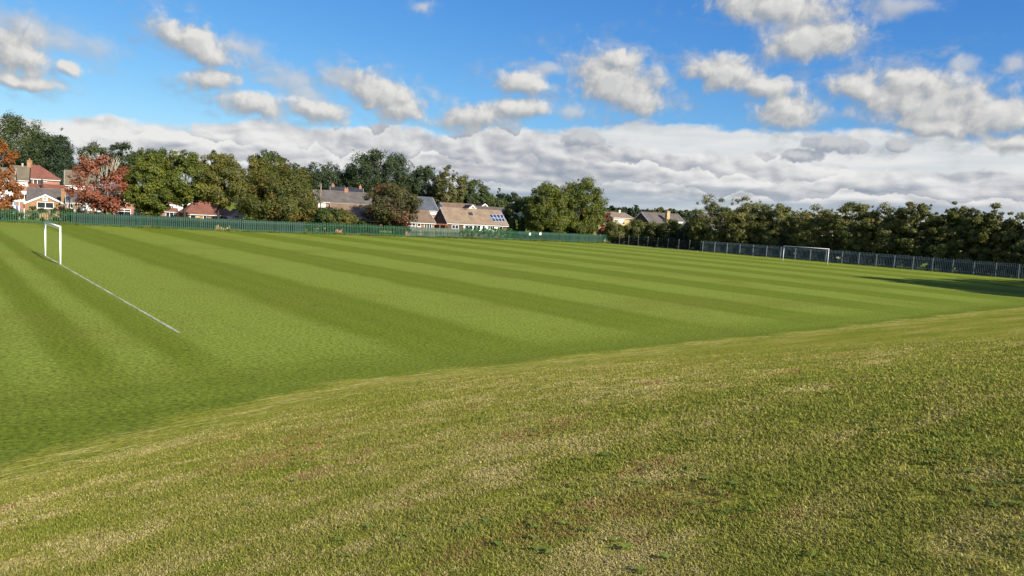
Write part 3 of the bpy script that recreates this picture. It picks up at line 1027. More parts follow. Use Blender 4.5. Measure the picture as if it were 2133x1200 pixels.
class House:
    """A house whose front wall runs from pixel column xl (at distance Y) to xr; heights are read off the photograph there."""
    def __init__(self, name, label, xl, xr, Y, eave, ridge, depth, yaw=0.0, axis='x', wall='brick_red', roof='tile_brown', hip=(0, 0), over=.3, cat='house', group=None, barge=True, walls=True, zbase=-.2):
        self.yaw, self.depth = yaw, depth
        self.dx, self.dy = math.cos(yaw), math.sin(yaw)
        l = at(xl, eave, Y)
        self.lx, self.ly = l.x, l.y
        self.w = w = self.px_x(xr, eave)
        xm = (xl + xr) / 2
        self.ez = ez = self.front(xm, eave)[1]
        if axis == 'x':
            yb = self.ly + self.dy * w / 2 + self.dx * depth / 2
            self.rz = rz = at(xm - 0.0, ridge, yb).z
        else:
            self.rz = rz = self.front(xm, ridge)[1]
        self.axis = axis
        self.root = root = empty(name, label, cat, (self.lx, self.ly, 0), yaw, group)
        self.slope_run = depth / 2 if axis == 'x' else w / 2
        self.wall_mat, self.roof_mat = wall, roof
        o, t = over, .14
        sl = (rz - ez) / self.slope_run
        dz = .10
        # walls
        if walls:
            m = MB()
            if axis == 'x' and not any(hip):
                m.prism([(0, 0, zbase), (0, depth, zbase), (0, depth, ez), (0, depth / 2, rz - .02), (0, 0, ez)], (w, 0, 0))
            elif axis == 'y':
                m.prism([(0, 0, zbase), (w, 0, zbase), (w, 0, ez), (w / 2, 0, rz - .02), (0, 0, ez)], (0, depth, 0))
            else:
                m.box(0, w, 0, depth, zbase, ez)
            m.build('wall', M[wall], root)
        # roof
        m = MB()
        v = .18
        if axis == 'x':
            x0, x1 = -v, w + v
            h0, h1 = hip
            zf = ez - o * sl + dz
            zr = rz + dz
            A, B = (x0 if not h0 else -o, -o, zf), (x1 if not h1 else w + o, -o, zf)
            C, D = (x1 if not h1 else w - h1, depth / 2, zr), (x0 if not h0 else h0, depth / 2, zr)
            E, G = (B[0], depth + o, zf), (A[0], depth + o, zf)
            m.slab([A, B, C, D], t)
            m.slab([E, G, D, C], t)
            if h0:
                m.slab([G, A, D], t)
            if h1:
                m.slab([B, E, C], t)
            m.tube([(D[0], depth / 2, zr), (C[0], depth / 2, zr)], .10, 6)
        else:
            zf, zr = ez - o * sl + dz, rz + dz
            m.slab([(-o, depth, zf), (-o, -v, zf), (w / 2, -v, zr), (w / 2, depth, zr)], t)
            m.slab([(w + o, -v, zf), (w + o, depth, zf), (w / 2, depth, zr), (w / 2, -v, zr)], t)
            m.tube([(w / 2, -v, zr), (w / 2, depth, zr)], .10, 6)
        self.roof = m.build('roof', M[roof], root)
        auto_uv(self.roof.data)
        self.sl, self.over, self.v = sl, o, v
        # fascia and barge boards
        fm = MB()
        zf = ez - o * sl - .02
        if axis == 'x':
            fm.box(-v, w + v, -o - .045, -o + .02, zf - .16, zf + .06)
            fm.build('fascia', M['fascia_white'], root)
            gm = MB()
            gm.box(-v, w + v, -o - .13, -o - .05, zf - .02, zf + .08)
            gm.build('gutter', M['gutter_grey'] if wall != 'render_white' else M['fascia_white'], root)
            if barge and not any(hip):
                for x in (-v - .035, w + v):
                    for y0, y1, za, zb in ((-o, depth / 2, zf, rz), (depth + o, depth / 2, zf, rz)):
                        bm_ = MB()
                        bm_.prism([(x, y0, za - .12), (x, y1, zb - .12), (x, y1, zb + .13), (x, y0, za + .13)], (.033, 0, 0))
                        bm_.build('bargeboard', M['fascia_white'], root)
        elif barge:
            for x0, x1 in ((-o, w / 2), (w + o, w / 2)):
                bm_ = MB()
                bm_.prism([(x0, -v - .04, zf - .14), (x1, -v - .04, rz - .14), (x1, -v - .04, rz + .14), (x0, -v - .04, zf + .14)], (0, .038, 0))
                bm_.build('bargeboard', M['fascia_white'], root)
            for x in (-o - .12, w + o + .02):
                gm = MB()
                gm.box(x, x + .10, -v, depth, zf - .02, zf + .08)
                gm.build('gutter', M['fascia_white'], root)

    def px_x(self, px, py):
        r = ray(px, py)
        k = r.x / r.y
        return (k * self.ly - self.lx) / (self.dx - k * self.dy)

    def front(self, px, py):
        """Local (x, z) on the front wall of pixel (px, py)."""
        x = self.px_x(px, py)
        r = ray(px, py)
        Y = self.ly + x * self.dy
        return x, EYE + r.z / r.y * Y

    def local_at(self, px, py, ly):
        """Local x, z of the pixel on the plane y = ly (parallel to the front)."""
        ox, oy = self.lx - self.dy * ly, self.ly + self.dx * ly
        r = ray(px, py)
        k = r.x / r.y
        x = (k * oy - ox) / (self.dx - k * self.dy)
        return x, EYE + r.z / r.y * (oy + x * self.dy)

    def window(self, x0, y0, x1, y1, n=2, mat='glass', frame='white_upvc', bar=0.0, name='window', yoff=0.0, sill=True, fw=.075):
        a, b = self.local_at(x0, (y0 + y1) / 2, yoff)[0], self.local_at(x1, (y0 + y1) / 2, yoff)[0]
        xm = (x0 + x1) / 2
        zt, zb = self.local_at(xm, y0, yoff)[1], self.local_at(xm, y1, yoff)[1]
        return self.window_l(a, b, zb, zt, n, mat, frame, bar, name, yoff, sill, fw)

    def window_l(self, a, b, zb, zt, n=2, mat='glass', frame='white_upvc', bar=0.0, name='window', yoff=0.0, sill=True, fw=.075):
        y = yoff
        m = MB()
        m.box(a, a + fw, y - .06, y - .001, zb, zt)
        m.box(b - fw, b, y - .06, y - .001, zb, zt)
        m.box(a + fw, b - fw, y - .06, y - .001, zb, zb + fw)
        m.box(a + fw, b - fw, y - .06, y - .001, zt - fw, zt)
        for i in range(1, n):
            x = a + (b - a) * i / n
            m.box(x - fw / 2, x + fw / 2, y - .058, y - .002, zb + fw, zt - fw)
        if bar:
            z = zb + (zt - zb) * bar
            m.box(a + fw, b - fw, y - .056, y - .003, z - fw / 2, z + fw / 2)
        f = m.build(name, M[frame], self.root)
        m = MB()
        m.box(a + fw * .9, b - fw * .9, y - .025, y - .0015, zb + fw * .9, zt - fw * .9)
        m.build('pane', M[mat], f)
        if sill:
            m = MB()
            m.box(a - .05, b + .05, y - .12, y - .001, zb - .07, zb - .002)
            m.build('sill', M['fascia_white'], f)
        return f

    def chimney(self, px, ytop, ybot, wpx, mat='brick_brown', pots=1, ly=None, thick=.55):
        ly = self.depth / 2 if ly is None else ly
        x, zt = self.local_at(px, ytop, ly)
        zb = self.local_at(px, ybot, ly)[1]
        w = wpx / F * (self.ly + self.dx * ly)
        m = MB()
        m.box(x - w / 2, x + w / 2, ly - thick / 2, ly + thick / 2, zb - .5, zt)
        m.box(x - w / 2 - .05, x + w / 2 + .05, ly - thick / 2 - .05, ly + thick / 2 + .05, zt - .22, zt - .08)
        ch = m.build('chimney', M[mat], self.roof)
        for i in range(pots):
            xx = x + (i - (pots - 1) / 2) * w * .5
            m = MB()
            m.tube([(xx, ly, zt - .02), (xx, ly, zt + .35)], [.13, .10], 10)
            m.build('chimney_pot', M['terracotta'], ch)
        return ch

    def part_box(self, name, x0, y0, x1, y1, out, mat, ly=0.0):
        """Box standing out from the front by `out`, its outline read at its own front face."""
        a, zt = self.local_at(x0, y0, ly - out)
        b, zb = self.local_at(x1, y1, ly - out)
        m = MB()
        m.box(a, b, ly - out, ly - .003, zb, zt)
        return m.build(name, M[mat], self.root), a, b, zb, zt

    def on_slope(self, px, py):
        """Local point of the front roof slope seen at a pixel."""
        lo, hi = -self.over, self.depth / 2
        for _ in range(40):
            mid = (lo + hi) / 2
            x, z = self.local_at(px, py, mid)
            zs = self.ez + mid * self.sl + .10
            if z > zs:
                lo = mid
            else:
                hi = mid
        return Vector((x, mid, self.ez + mid * self.sl + .10))


HG = 'houses and bungalows beyond the playing field'
YL, YR = .55, .45

# -- far left: white house, carport, semi-detached pair, gabled bungalow
h = House('house', 'white rendered house half hidden by the orange tree, beside the carport', -34, 28, 127, 374, 350, 8, YL, 'x', 'render_white', 'tile_ribbed', group=HG)
h.window(-20, 380, 2, 392, 2)
h.window(6, 380, 20, 391, 2, 'glass_blind')
h = House('house', 'brick house with a pale ribbed roof and white upper window, left half of the pair', 22, 63.5, 137, 373, 347, 8, YL, 'x', 'brick_red', 'tile_ribbed', group=HG)
h.window(35, 376.5, 57, 387, 2, 'glass_blind')
h.part_box('panel', 31.5, 397.5, 58, 416, .12, 'fascia_white')
h.window(41, 404, 56, 415, 3, yoff=-.12)
h.chimney(61.5, 334, 347, 9, 'brick_brown', 1)
h.chimney(47, 340, 347, 3, 'concrete', 0, thick=.2)
h = House('house', 'brick house with a red hipped roof and red lean-to, right half of the pair', 65.5, 124, 137.5, 371.5, 347, 8, YL, 'x', 'brick_red', 'tile_red', (0, 3.2), group=HG)
h.window(69.5, 372.8, 86.5, 384, 2)
h.window(91, 374.5, 98, 379, 1, sill=False)
_f, _a, _b, _zb, _zt = h.part_box('lean_to', 63, 392.5, 133, 425, 2.2, 'brick_red')
m = MB()
m.slab([(_a - .2, -2.45, _zt - .02), (_b + .2, -2.45, _zt - .02), (_b + .2, -.004, _zt + 1.0), (_a - .2, -.004, _zt + 1.0)], .12)
_r = m.build('lean_to_roof', M['tile_red'], h.root)
auto_uv(_r.data)
m = MB()
m.box(_a - .2, _b + .2, -2.53, -2.46, _zt - .26, _zt - .04)
m.build('fascia', M['fascia_white'], h.root)
_x, _z = h.local_at(87.5, 374, -2.6)
m = MB()
m.tube([(_x, -2.6, _zt - .3), (_x, -2.6, _z)], .16, 8)
m.build('vent_pipe', M['metal_dark'], h.root)

h = House('bungalow', 'brown brick bungalow with a white-edged front gable and small square vent', 56, 134, 121.5, 420, 394.5, 8.5, YL, 'x', 'brick_brown', 'tile_grey', group=HG, barge=False)
hc = h
h2 = House('front_wing', None, 55, 134, 117.6, 423.5, 406.5, 5.5, YL, 'y', 'brick_brown', 'tile_grey', cat=None)
h2.window(77, 421, 112, 434, 2)
h2.window(89, 411, 99, 418, 1, sill=False, fw=.16)


def absorb(dst, src, prefix=''):
    """Hand the parts of one builder's house to another house."""
    for ch in list(src.root.children):
        mw = Matrix.Translation(src.root.location) @ Matrix.Rotation(src.yaw, 4, 'Z')
        dw = Matrix.Translation(dst.root.location) @ Matrix.Rotation(dst.yaw, 4, 'Z')
        ch.matrix_local = dw.inverted() @ mw
        ch.parent = dst.root
    bpy.data.objects.remove(src.root)


absorb(hc, h2)
hc.chimney(132.5, 393.5, 420, 9, 'brick_brown', 0, ly=-1.5, thick=.9)

h = House('bungalow', 'brown brick bungalow with a grey roof and white blinds, left of the red tree', 139, 224, 121, 421.8, 398.5, 8.5, YL, 'x', 'brick_brown', 'tile_grey', group=HG)
h.window(167, 425.5, 191.5, 438, 3, 'glass_blind')
h.window(139.8, 424.5, 143, 438, 1)
h.window(146, 425, 152.5, 434, 1)
h.window(198, 425, 214, 440, 2)
h = House('house', 'tall brick house with a pale ribbed roof behind the red tree', 136, 206, 143, 385, 358, 8, YL, 'x', 'brick_red', 'tile_ribbed', group=HG)
h.window(142, 388, 160, 397.5, 3, 'glass_blind')
h.window(170, 389, 182, 399, 2, 'glass_blind')
h.window(188, 389, 200, 399, 2)
h = House('bungalow', 'red brick gabled bungalow with a round porthole window', 236, 306, 126, 431.5, 410.5, 9, YL, 'y', 'brick_red', 'tile_grey', group=HG)
h.window(245, 435.5, 272.5, 453, 2, bar=.72)
h.window(278, 436.5, 299, 456, 3, frame='gutter_grey')
_x, _z = h.front(289, 423)
m = MB()
n_ = 20
for i in range(n_):
    a0, a1 = 2 * math.pi * i / n_, 2 * math.pi * (i + 1) / n_
    m.prism([(_x + math.cos(a0) * .38, -.05, _z + math.sin(a0) * .38), (_x + math.cos(a1) * .38, -.05, _z + math.sin(a1) * .38), (_x + math.cos(a1) * .27, -.05, _z + math.sin(a1) * .27), (_x + math.cos(a0) * .27, -.05, _z + math.sin(a0) * .27)], (0, .048, 0))
_w = m.build('round_window', M['white_upvc'], h.root)
m = MB()
m.prism([(_x + math.cos(2 * math.pi * i / n_) * .28, -.02, _z + math.sin(2 * math.pi * i / n_) * .28) for i in range(n_)], (0, .018, 0))
m.build('pane', M['glass'], _w)

h = House('bungalow', 'red brick bungalow with a white box dormer and a glazed lean-to', 322, 369, 129, 438.5, 417, 8.5, YL, 'x', 'brick_red', 'tile_red', group=HG)
h.window(345, 440, 361.5, 453.5, 2)
h.window(364, 441, 367, 456, 1, name='door', sill=False)
_f, _a, _b, _zb, _zt = h.part_box('dormer', 341, 427, 367, 437, -1.0, 'fascia_white', ly=2.8)
bpy.data.objects.remove(_f)
m = MB()
m.box(_a, _b, 1.0, 4.2, _zb - .3, _zt)
m.box(_a - .2, _b + .2, .85, 4.3, _zt + .004, _zt + .16)
m.build('dormer', M['fascia_white'], h.root)
h.window(348, 428.5, 362, 436.5, 3, yoff=1.0, sill=False)
_f, _a, _b, _zb, _zt = h.part_box('conservatory', 312, 441, 333.5, 470, 2.0, 'glass')
m = MB()
for i in range(5):
    x = _a + (_b - _a) * i / 4
    m.box(x - .04, x + .04, -2.05, -2.004, _zb, _zt)
m.box(_a - .06, _b + .06, -2.08, -2.0, _zt - .02, _zt + .10)
m.build('conservatory_frame', M['white_upvc'], h.root)

h = House('house', 'tall white rendered house glimpsed between the street tree trunks', 369.5, 404, 138, 404, 384, 8, YL, 'x', 'render_white', 'tile_brown', group=HG)
h.window(371.5, 430.5, 377.5, 440.5, 1, 'glass_blind')
h.window(383, 428, 391, 441, 1, 'glass_blind')
h.window(392.5, 429, 399.5, 441, 1, 'glass_blind')
h.window(372, 417, 378, 424, 1)

h = House('bungalow', 'long bungalow with a red tiled hipped roof and white gabled porch', 386, 487, 131, 445.2, 417.5, 8.5, YL, 'x', 'brick_brown', 'tile_red', (2.6, 2.6), group=HG)
hc = h
h.window(396, 447.5, 408.5, 457, 1)
h.window(423, 447.5, 430.5, 459, 1)
h.window(441, 448, 464, 461, 3, frame='gutter_grey')
h.window(466, 448.5, 475, 461, 2)
h.part_box('timber_panel', 409.5, 447, 416, 460, .06, 'wood_warm')
h2 = House('porch', None, 484, 507, 129, 449, 438, 5, YL, 'y', 'render_white', 'tile_red', cat=None)
h2.window(488, 449, 498, 453.5, 2)
absorb(hc, h2)

# -- middle: houses set along the fence, their left ends turned to us and in shade
h = House('house', 'large grey roofed house behind the telegraph pole, with a white upper window', 661, 779, 150, 421.5, 400.5, 8.5, YR, 'x', 'brick_red', 'tile_grey', group=HG)
h.window(663.5, 421.8, 678, 432.5, 1, 'glass_blind', fw=.12)
h.window(700, 426, 716, 434, 2)
h.window(738, 429, 754, 437, 2)
h.chimney(721, 394, 403, 8, 'brick_red', 2)
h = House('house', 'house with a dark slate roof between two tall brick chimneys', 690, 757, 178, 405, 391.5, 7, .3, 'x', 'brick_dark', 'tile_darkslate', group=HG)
h.chimney(693.5, 384.5, 394, 5.5, 'brick_red', 1)
h.chimney(750.5, 387.5, 398, 5, 'brick_red', 1)
h.window(715, 408, 726, 416, 2)
h = House('bungalow', 'brown tiled bungalow with a small chimney behind the yellow shrub', 698, 792, 133.5, 456.3, 427.5, 8.6, YR, 'x', 'brick_red', 'tile_brown', group=HG)
h.window(729, 458.5, 738, 467, 1)
h.window(739.5, 458.5, 747, 474, 1, name='door', sill=False)
h.window(764, 459, 772, 470, 2)
h.chimney(743.5, 425, 433, 5, 'brick_brown', 0)
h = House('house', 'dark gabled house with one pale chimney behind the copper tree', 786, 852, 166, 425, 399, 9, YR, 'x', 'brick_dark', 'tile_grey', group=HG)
h.chimney(777, 394, 402, 4, 'render_cream', 1)
h.window(800, 428, 812, 436, 2)
h = House('house', 'house with a blue-grey slate roof and white upper windows over orange brick', 858, 911, 158, 436, 411.5, 8, YR, 'x', 'brick_red', 'tile_slate', group=HG)
h.window(869, 436.8, 892, 442.5, 3)
h.window(896.5, 437.2, 909.5, 446.5, 2, 'glass_blind')
h = House('bungalow', 'small brown roofed bungalow with a white framed porch, right of the copper tree', 846, 905, 137.5, 462, 440, 8, YR, 'x', 'brick_red', 'tile_brown', group=HG)
h.window(851, 464.5, 865, 480, 2, frame='white_upvc', bar=.6)
h.window(869, 465.5, 876, 472.5, 1)
h.window(884, 465.5, 899, 478, 3)
h.part_box('door', 847, 465, 850, 480, .05, 'cloth_red')

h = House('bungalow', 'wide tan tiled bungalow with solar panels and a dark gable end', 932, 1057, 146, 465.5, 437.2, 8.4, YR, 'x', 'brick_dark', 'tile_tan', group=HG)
hn = h
h.part_box('wall_panel', 966, 467.5, 1036, 482, .03, 'render_white')
h.window(968, 469.5, 985, 477.5, 2, yoff=-.03)
h.window(986, 469.5, 1001, 480, 2, yoff=-.03)
h.window(1004, 470.5, 1010, 484, 1, yoff=-.03, name='door', sill=False)
h.window(1016, 470.5, 1030, 479, 3, yoff=-.03)
h.window(1039, 470, 1047, 478.5, 1)
h.window(941, 468.5, 955, 477, 2)
h.chimney(968.5, 434, 444, 6.5, 'brick_dark', 0)
q = [h.on_slope(*p) for p in ((977, 448.5), (985.5, 448.8), (983, 443), (975.5, 442.8))]
m = MB()
nn = (q[1] - q[0]).cross(q[3] - q[0]).normalized()
m.slab([p + nn * .10 for p in q], .12)
m.build('skylight', M['glass'], h.roof)
q00, q10, q11, q01 = [h.on_slope(*p) for p in ((1027.5, 462.3), (1052.5, 463), (1047.5, 447.8), (1017.5, 447.2))]
nn = (q10 - q00).cross(q01 - q00).normalized()
for r_ in range(2):
    for c_ in range(4):
        def pt(a, b):
            return q00.lerp(q10, a).lerp(q01.lerp(q11, a), b) + nn * .10
        a0, a1, b0, b1 = c_ / 4 + .008, (c_ + 1) / 4 - .008, r_ / 2 + .01, (r_ + 1) / 2 - .01
        m = MB()
        m.slab([pt(a0, b0), pt(a1, b0), pt(a1, b1), pt(a0, b1)], .05)
        sp = m.build('solar_panel', M['solar_frame'], h.root)
        ea, eb = (a1 - a0) * .09, (b1 - b0) * .06
        m = MB()
        m.slab([pt(a0 + ea, b0 + eb) + nn * .012, pt(a1 - ea, b0 + eb) + nn * .012, pt(a1 - ea, b1 - eb) + nn * .012, pt(a0 + ea, b1 - eb) + nn * .012], .01)
        m.build('solar_cell', M['solar'], sp)

h = House('house', 'low tan roofed house behind the solar panel bungalow', 929, 1000, 170, 438.5, 425.5, 8, YR, 'x', 'render_white', 'tile_brown', group=HG)
h.window(932, 440, 938, 446, 1)
h = House('house', 'house with a cream gable edged in white above the tan roof', 969, 998, 160, 441.5, 428, 9, .25, 'y', 'render_cream', 'tile_brown', group=HG)
_x, _z0 = h.front(983.5, 441)
m = MB()
m.box(_x - .05, _x + .05, -.03, -.002, _z0, h.rz - .3)
m.build('timber_strut', M['wood_grey'], h.root)
h2 = House('side_wing', None, 998, 1056, 163, 443.6, 432.5, 7, .25, 'x', 'render_cream', 'tile_grey', cat=None)
h2.window(1010, 446, 1022, 452, 2)
hc = h
absorb(hc, h2)
h = House('house', 'house with a steep brown gable roof edged in white, rearmost of the gables', 995, 1024, 176, 437, 425, 9, .25, 'y', 'brick_brown', 'tile_brown', group=HG)
h.window(1004, 433, 1012, 437.5, 2)

# -- right of the big twin tree
h = House('house', 'yellow brick house with a white verge showing beside the big twin tree', 1206, 1268, 168, 468.5, 440, 9, .1, 'y', 'brick_buff', 'tile_brown', group=HG)
h.window(1226, 470, 1240, 482, 2)
h = House('house', 'buff house with white window panels and a shallow brown roof', 1277, 1319, 196, 453.2, 444, 9, YR, 'x', 'brick_buff', 'tile_tan', group=HG)
h.part_box('panel', 1278, 453.8, 1304, 457, .05, 'fascia_white')
h.window(1279, 457, 1287, 464, 2)
h.window(1289, 457, 1299, 464, 2, 'glass_blind')
h.chimney(1290, 437.5, 444, 3.5, 'render_cream', 0)
h = House('house', 'house with a broad grey roof, a buff brick chimney and a white dormer', 1362, 1438, 165, 475, 446, 10.2, YR, 'x', 'brick_dark', 'tile_grey', group=HG)
h.chimney(1391, 440, 462, 7.5, 'brick_buff', 1, ly=2.0, thick=.8)
p0 = h.on_slope(1412, 472)
x0, zt = h.local_at(1404.5, 462.8, p0.y - .2)
x1, zb = h.local_at(1420.5, 473, p0.y - .2)
m = MB()
m.box(x0, x1, p0.y - .2, p0.y + 2.2, zb, zt)
m.box(x0 - .15, x1 + .15, p0.y - .35, p0.y + 2.4, zt + .004, zt + .13)
m.build('dormer', M['fascia_white'], h.root)
h.window_l(x0 + .12, x1 - .12, zb + .12, zt - .1, 3, yoff=p0.y - .2, sill=False)
h = House('house', 'dark gabled house mostly hidden behind the trees at the fence corner', 1476, 1532, 160, 476, 447.5, 9, YR, 'x', 'brick_dark', 'tile_grey', group=HG)
h.window(1490, 480, 1502, 488, 2)
h = House('house', 'low white walled house glimpsed through the tree belt', 1690, 1752, 142, 489, 476, 8, YR, 'x', 'render_white', 'tile_brown', group=HG)
h.window(1700, 494, 1712, 502, 2)
h.window(1726, 494, 1740, 502, 2)

# ------------------------------------------------------------------ trees
SG = 'street trees along the green fence'
tree('tree', 'orange leaved tree at the left edge, hanging over the white house', -12, 294, 432, 96, 108, 'loose', 'leaf_orange', .32, 60, 2900, 1, group=SG, trunk=.2, spray=.25)
red = tree('tree', 'red leaved tree with bare pale twigs at its top', 218, 328, 436, 116, 110.5, 'loose', 'leaf_red', .30, 66, 2700, 2, group=SG, trunk=.22, spray=.2, flat=.7)
tree('street_tree', 'low hanging green street tree right beside the red tree', 313, 323, 446, 88, 111, 'dense', 'leaf_green', .27, 80, 9500, 3, group=SG, trunk=.24)
tree('street_tree', 'green street tree on the straight dark trunk before the white house', 385, 319, 422, 90, 113, 'dense', 'leaf_green', .27, 80, 9000, 4, group=SG, trunk=.26, bark='bark_dark')
tree('street_tree', 'yellowing street tree on a forked trunk before the red roofed bungalow', 455, 323, 427, 100, 115.5, 'dense', 'leaf_yellow', .27, 85, 9000, 5, group=SG, trunk=.24, bark='bark_dark')
tree('street_tree', 'broad street tree with orange patches, foliage down to the fence', 578, 343, 474, 146, 123, 'dense', 'leaf_autumn', .27, 110, 14000, 6, group=SG, trunk=.25)
tree('tree', 'bright yellow-green tree top rising behind the orange-patched street tree', 540, 329, 420, 72, 128.5, 'dense', 'leaf_yellow', .28, 55, 5000, 7, group=SG, trunk=.2)
tree('tree', 'copper and brown tree with a thin trunk before the brown bungalows', 818, 386, 470, 108, 131.5, 'loose', 'leaf_copper', .28, 85, 6500, 8, group=SG, trunk=.13, spray=.3)
tree('tree', 'loose pale green tree left of the big twin tree', 1078, 418, 488, 60, 163, 'loose', 'leaf_mid', .32, 50, 3400, 9, group=SG, trunk=.15)
tree('tree', 'left half of the big rounded twin tree at the fence', 1140, 386, 492, 88, 157, 'dense', 'leaf_green', .30, 95, 15000, 10, group=SG, trunk=.28, spray=.10)
tree('tree', 'taller right half of the big rounded twin tree at the fence', 1203, 377, 494, 98, 161, 'dense', 'leaf_green', .30, 105, 18000, 11, group=SG, trunk=.28, spray=.10)
tree('tree', 'small red leaved tree beside the yellow brick house', 1263, 443, 492, 26, 168, 'loose', 'leaf_red', .28, 24, 1500, 12, trunk=.1)

# bare pale twigs of the red tree
m = MB()
rnd = random.Random(5)
tw = at(218, 326, 110.5)
wz = tw.z
for i in range(54):
    a = rnd.uniform(0, 2 * math.pi)
    r0 = rnd.uniform(.2, 1.6)
    r1 = r0 * rnd.uniform(1.2, 1.9)
    z0, z1 = wz - rnd.uniform(1.8, 3.4), wz + rnd.uniform(-.9, .45)
    m.tube([(math.cos(a) * r0, math.sin(a) * r0, z0), (math.cos(a) * (r0 + r1) / 2, math.sin(a) * (r0 + r1) / 2, z0 * .45 + z1 * .55), (math.cos(a + .1) * r1, math.sin(a + .1) * r1, z1)], [.06, .045, .02], 5)
m.build('bare_twigs', M['bark_pale'], red)

BG = 'tall trees rising behind the houses'
for args in (
    ('tree', 'tallest grey-green tree on the far left, above the orange tree', 26, 243, 372, 138, 190, 'wide', 'leaf_mid', .42, 95, 9000, 21),
    ('tree', 'dark layered tree behind the semi-detached pair, left of the conifer', 92, 283, 372, 104, 186, 'wide', 'leaf_dark', .40, 80, 7000, 22),
    ('conifer', 'dark pointed conifer right of the semi-detached pair', 130, 288, 392, 62, 180, 'cone', 'leaf_conifer', .36, 110, 6500, 23),
    ('tree', 'rounded olive tree behind the left side of the red tree', 203, 302, 380, 74, 190, 'dense', 'leaf_mid', .40, 55, 4500, 24),
    ('tree', 'dark rounded tree behind the right side of the red tree', 258, 299, 380, 72, 187, 'wide', 'leaf_dark', .40, 55, 4500, 25),
    ('tree', 'flat topped tree behind the low hanging street tree', 313, 311, 380, 82, 182, 'wide', 'leaf_mid', .40, 55, 4500, 26),
    ('tree', 'dark narrow tree top above the yellowing street tree', 450, 317, 400, 36, 186, 'column', 'leaf_dark', .38, 40, 2600, 27),
    ('tree', 'grey-green many-headed tree above the orange-patched street tree', 562, 317, 400, 78, 178, 'loose', 'leaf_mid', .38, 60, 4500, 28),
    ('tree', 'dark sloping tree right behind the orange-patched street tree', 607, 343, 410, 74, 184, 'wide', 'leaf_dark', .38, 55, 4200, 29),
    ('tree', 'dark spreading tree above the telegraph pole', 672, 341, 415, 86, 192, 'wide', 'leaf_dark', .40, 65, 5200, 30),
    ('tree', 'small pale-topped tree between the telegraph pole and the great dark tree', 722, 357, 415, 48, 198, 'dense', 'leaf_mid', .40, 40, 2800, 31),
    ('tree', 'great dark domed tree above the copper tree', 786, 316, 420, 124, 192, 'wide', 'leaf_dark', .42, 105, 10000, 32),
    ('tree', 'lower dark tree at the right foot of the great domed tree', 848, 366, 425, 56, 196, 'wide', 'leaf_dark', .42, 45, 3400, 33),
    ('tree', 'dark tree behind the slate roofed house', 886, 350, 432, 84, 197, 'wide', 'leaf_dark', .42, 65, 5600, 34),
    ('tree', 'pale yellowish open tree behind the slate roofed house', 934, 349, 436, 68, 190, 'loose', 'leaf_pale', .38, 55, 4200, 35),
    ('tree', 'dark shaded tree between the pale open tree and the domed green tree', 962, 392, 438, 58, 198, 'wide', 'leaf_dark', .42, 45, 3400, 36),
    ('tree', 'domed green tree behind the tan roofs', 986, 377, 436, 78, 201, 'dense', 'leaf_mid', .42, 60, 5000, 37),
    ('tree', 'low olive tree right behind the white edged gables', 1024, 409, 438, 54, 210, 'dense', 'leaf_mid', .42, 40, 3000, 38),
    ('conifer', 'tiny spiky conifer standing up above the far trees', 1037, 393, 432, 15, 228, 'cone', 'leaf_conifer', .36, 30, 900, 39),
    ('tree', 'dark far tree left of the twin tree', 1064, 403, 440, 58, 232, 'wide', 'leaf_dark', .46, 45, 3200, 40),
    ('tree', 'olive far tree peeping over the left half of the twin tree', 1096, 411, 445, 52, 225, 'dense', 'leaf_mid', .46, 40, 2800, 41),
):
    tree(*args, group=BG, trunk=.3, limbs=5)

FG = 'far dark trees on the skyline'
for i, (x, yt, w_, lf, lb) in enumerate(((1256, 433, 26, 'leaf_dark', 'far dark tree just right of the twin tree'), (1276, 429, 22, 'leaf_dark', 'far round dark tree above the shallow brown roof'), (1297, 432, 24, 'leaf_dark', 'far dark tree above the pale chimney of the buff house'),
                              (1320, 428, 26, 'leaf_dark', 'far twin-headed dark tree left of the broad grey roof'), (1344, 436, 28, 'leaf_mid', 'far low olive tree over the left of the broad grey roof'), (1371, 432, 32, 'leaf_pale', 'far pale olive tree above the ridge of the broad grey roof'),
                              (1399, 435, 30, 'leaf_mid', 'far green tree behind the buff brick chimney'), (1425, 438, 34, 'leaf_mid', 'far green tree right of the buff brick chimney'), (1450, 438, 30, 'leaf_dark', 'far dark tree above the hidden dark gable'))):
    tree('tree', lb, x, yt, 452, w_, 300, 'dense', lf, .55, 24, 1500, 60 + i, group=FG, trunk=.2, limbs=3)

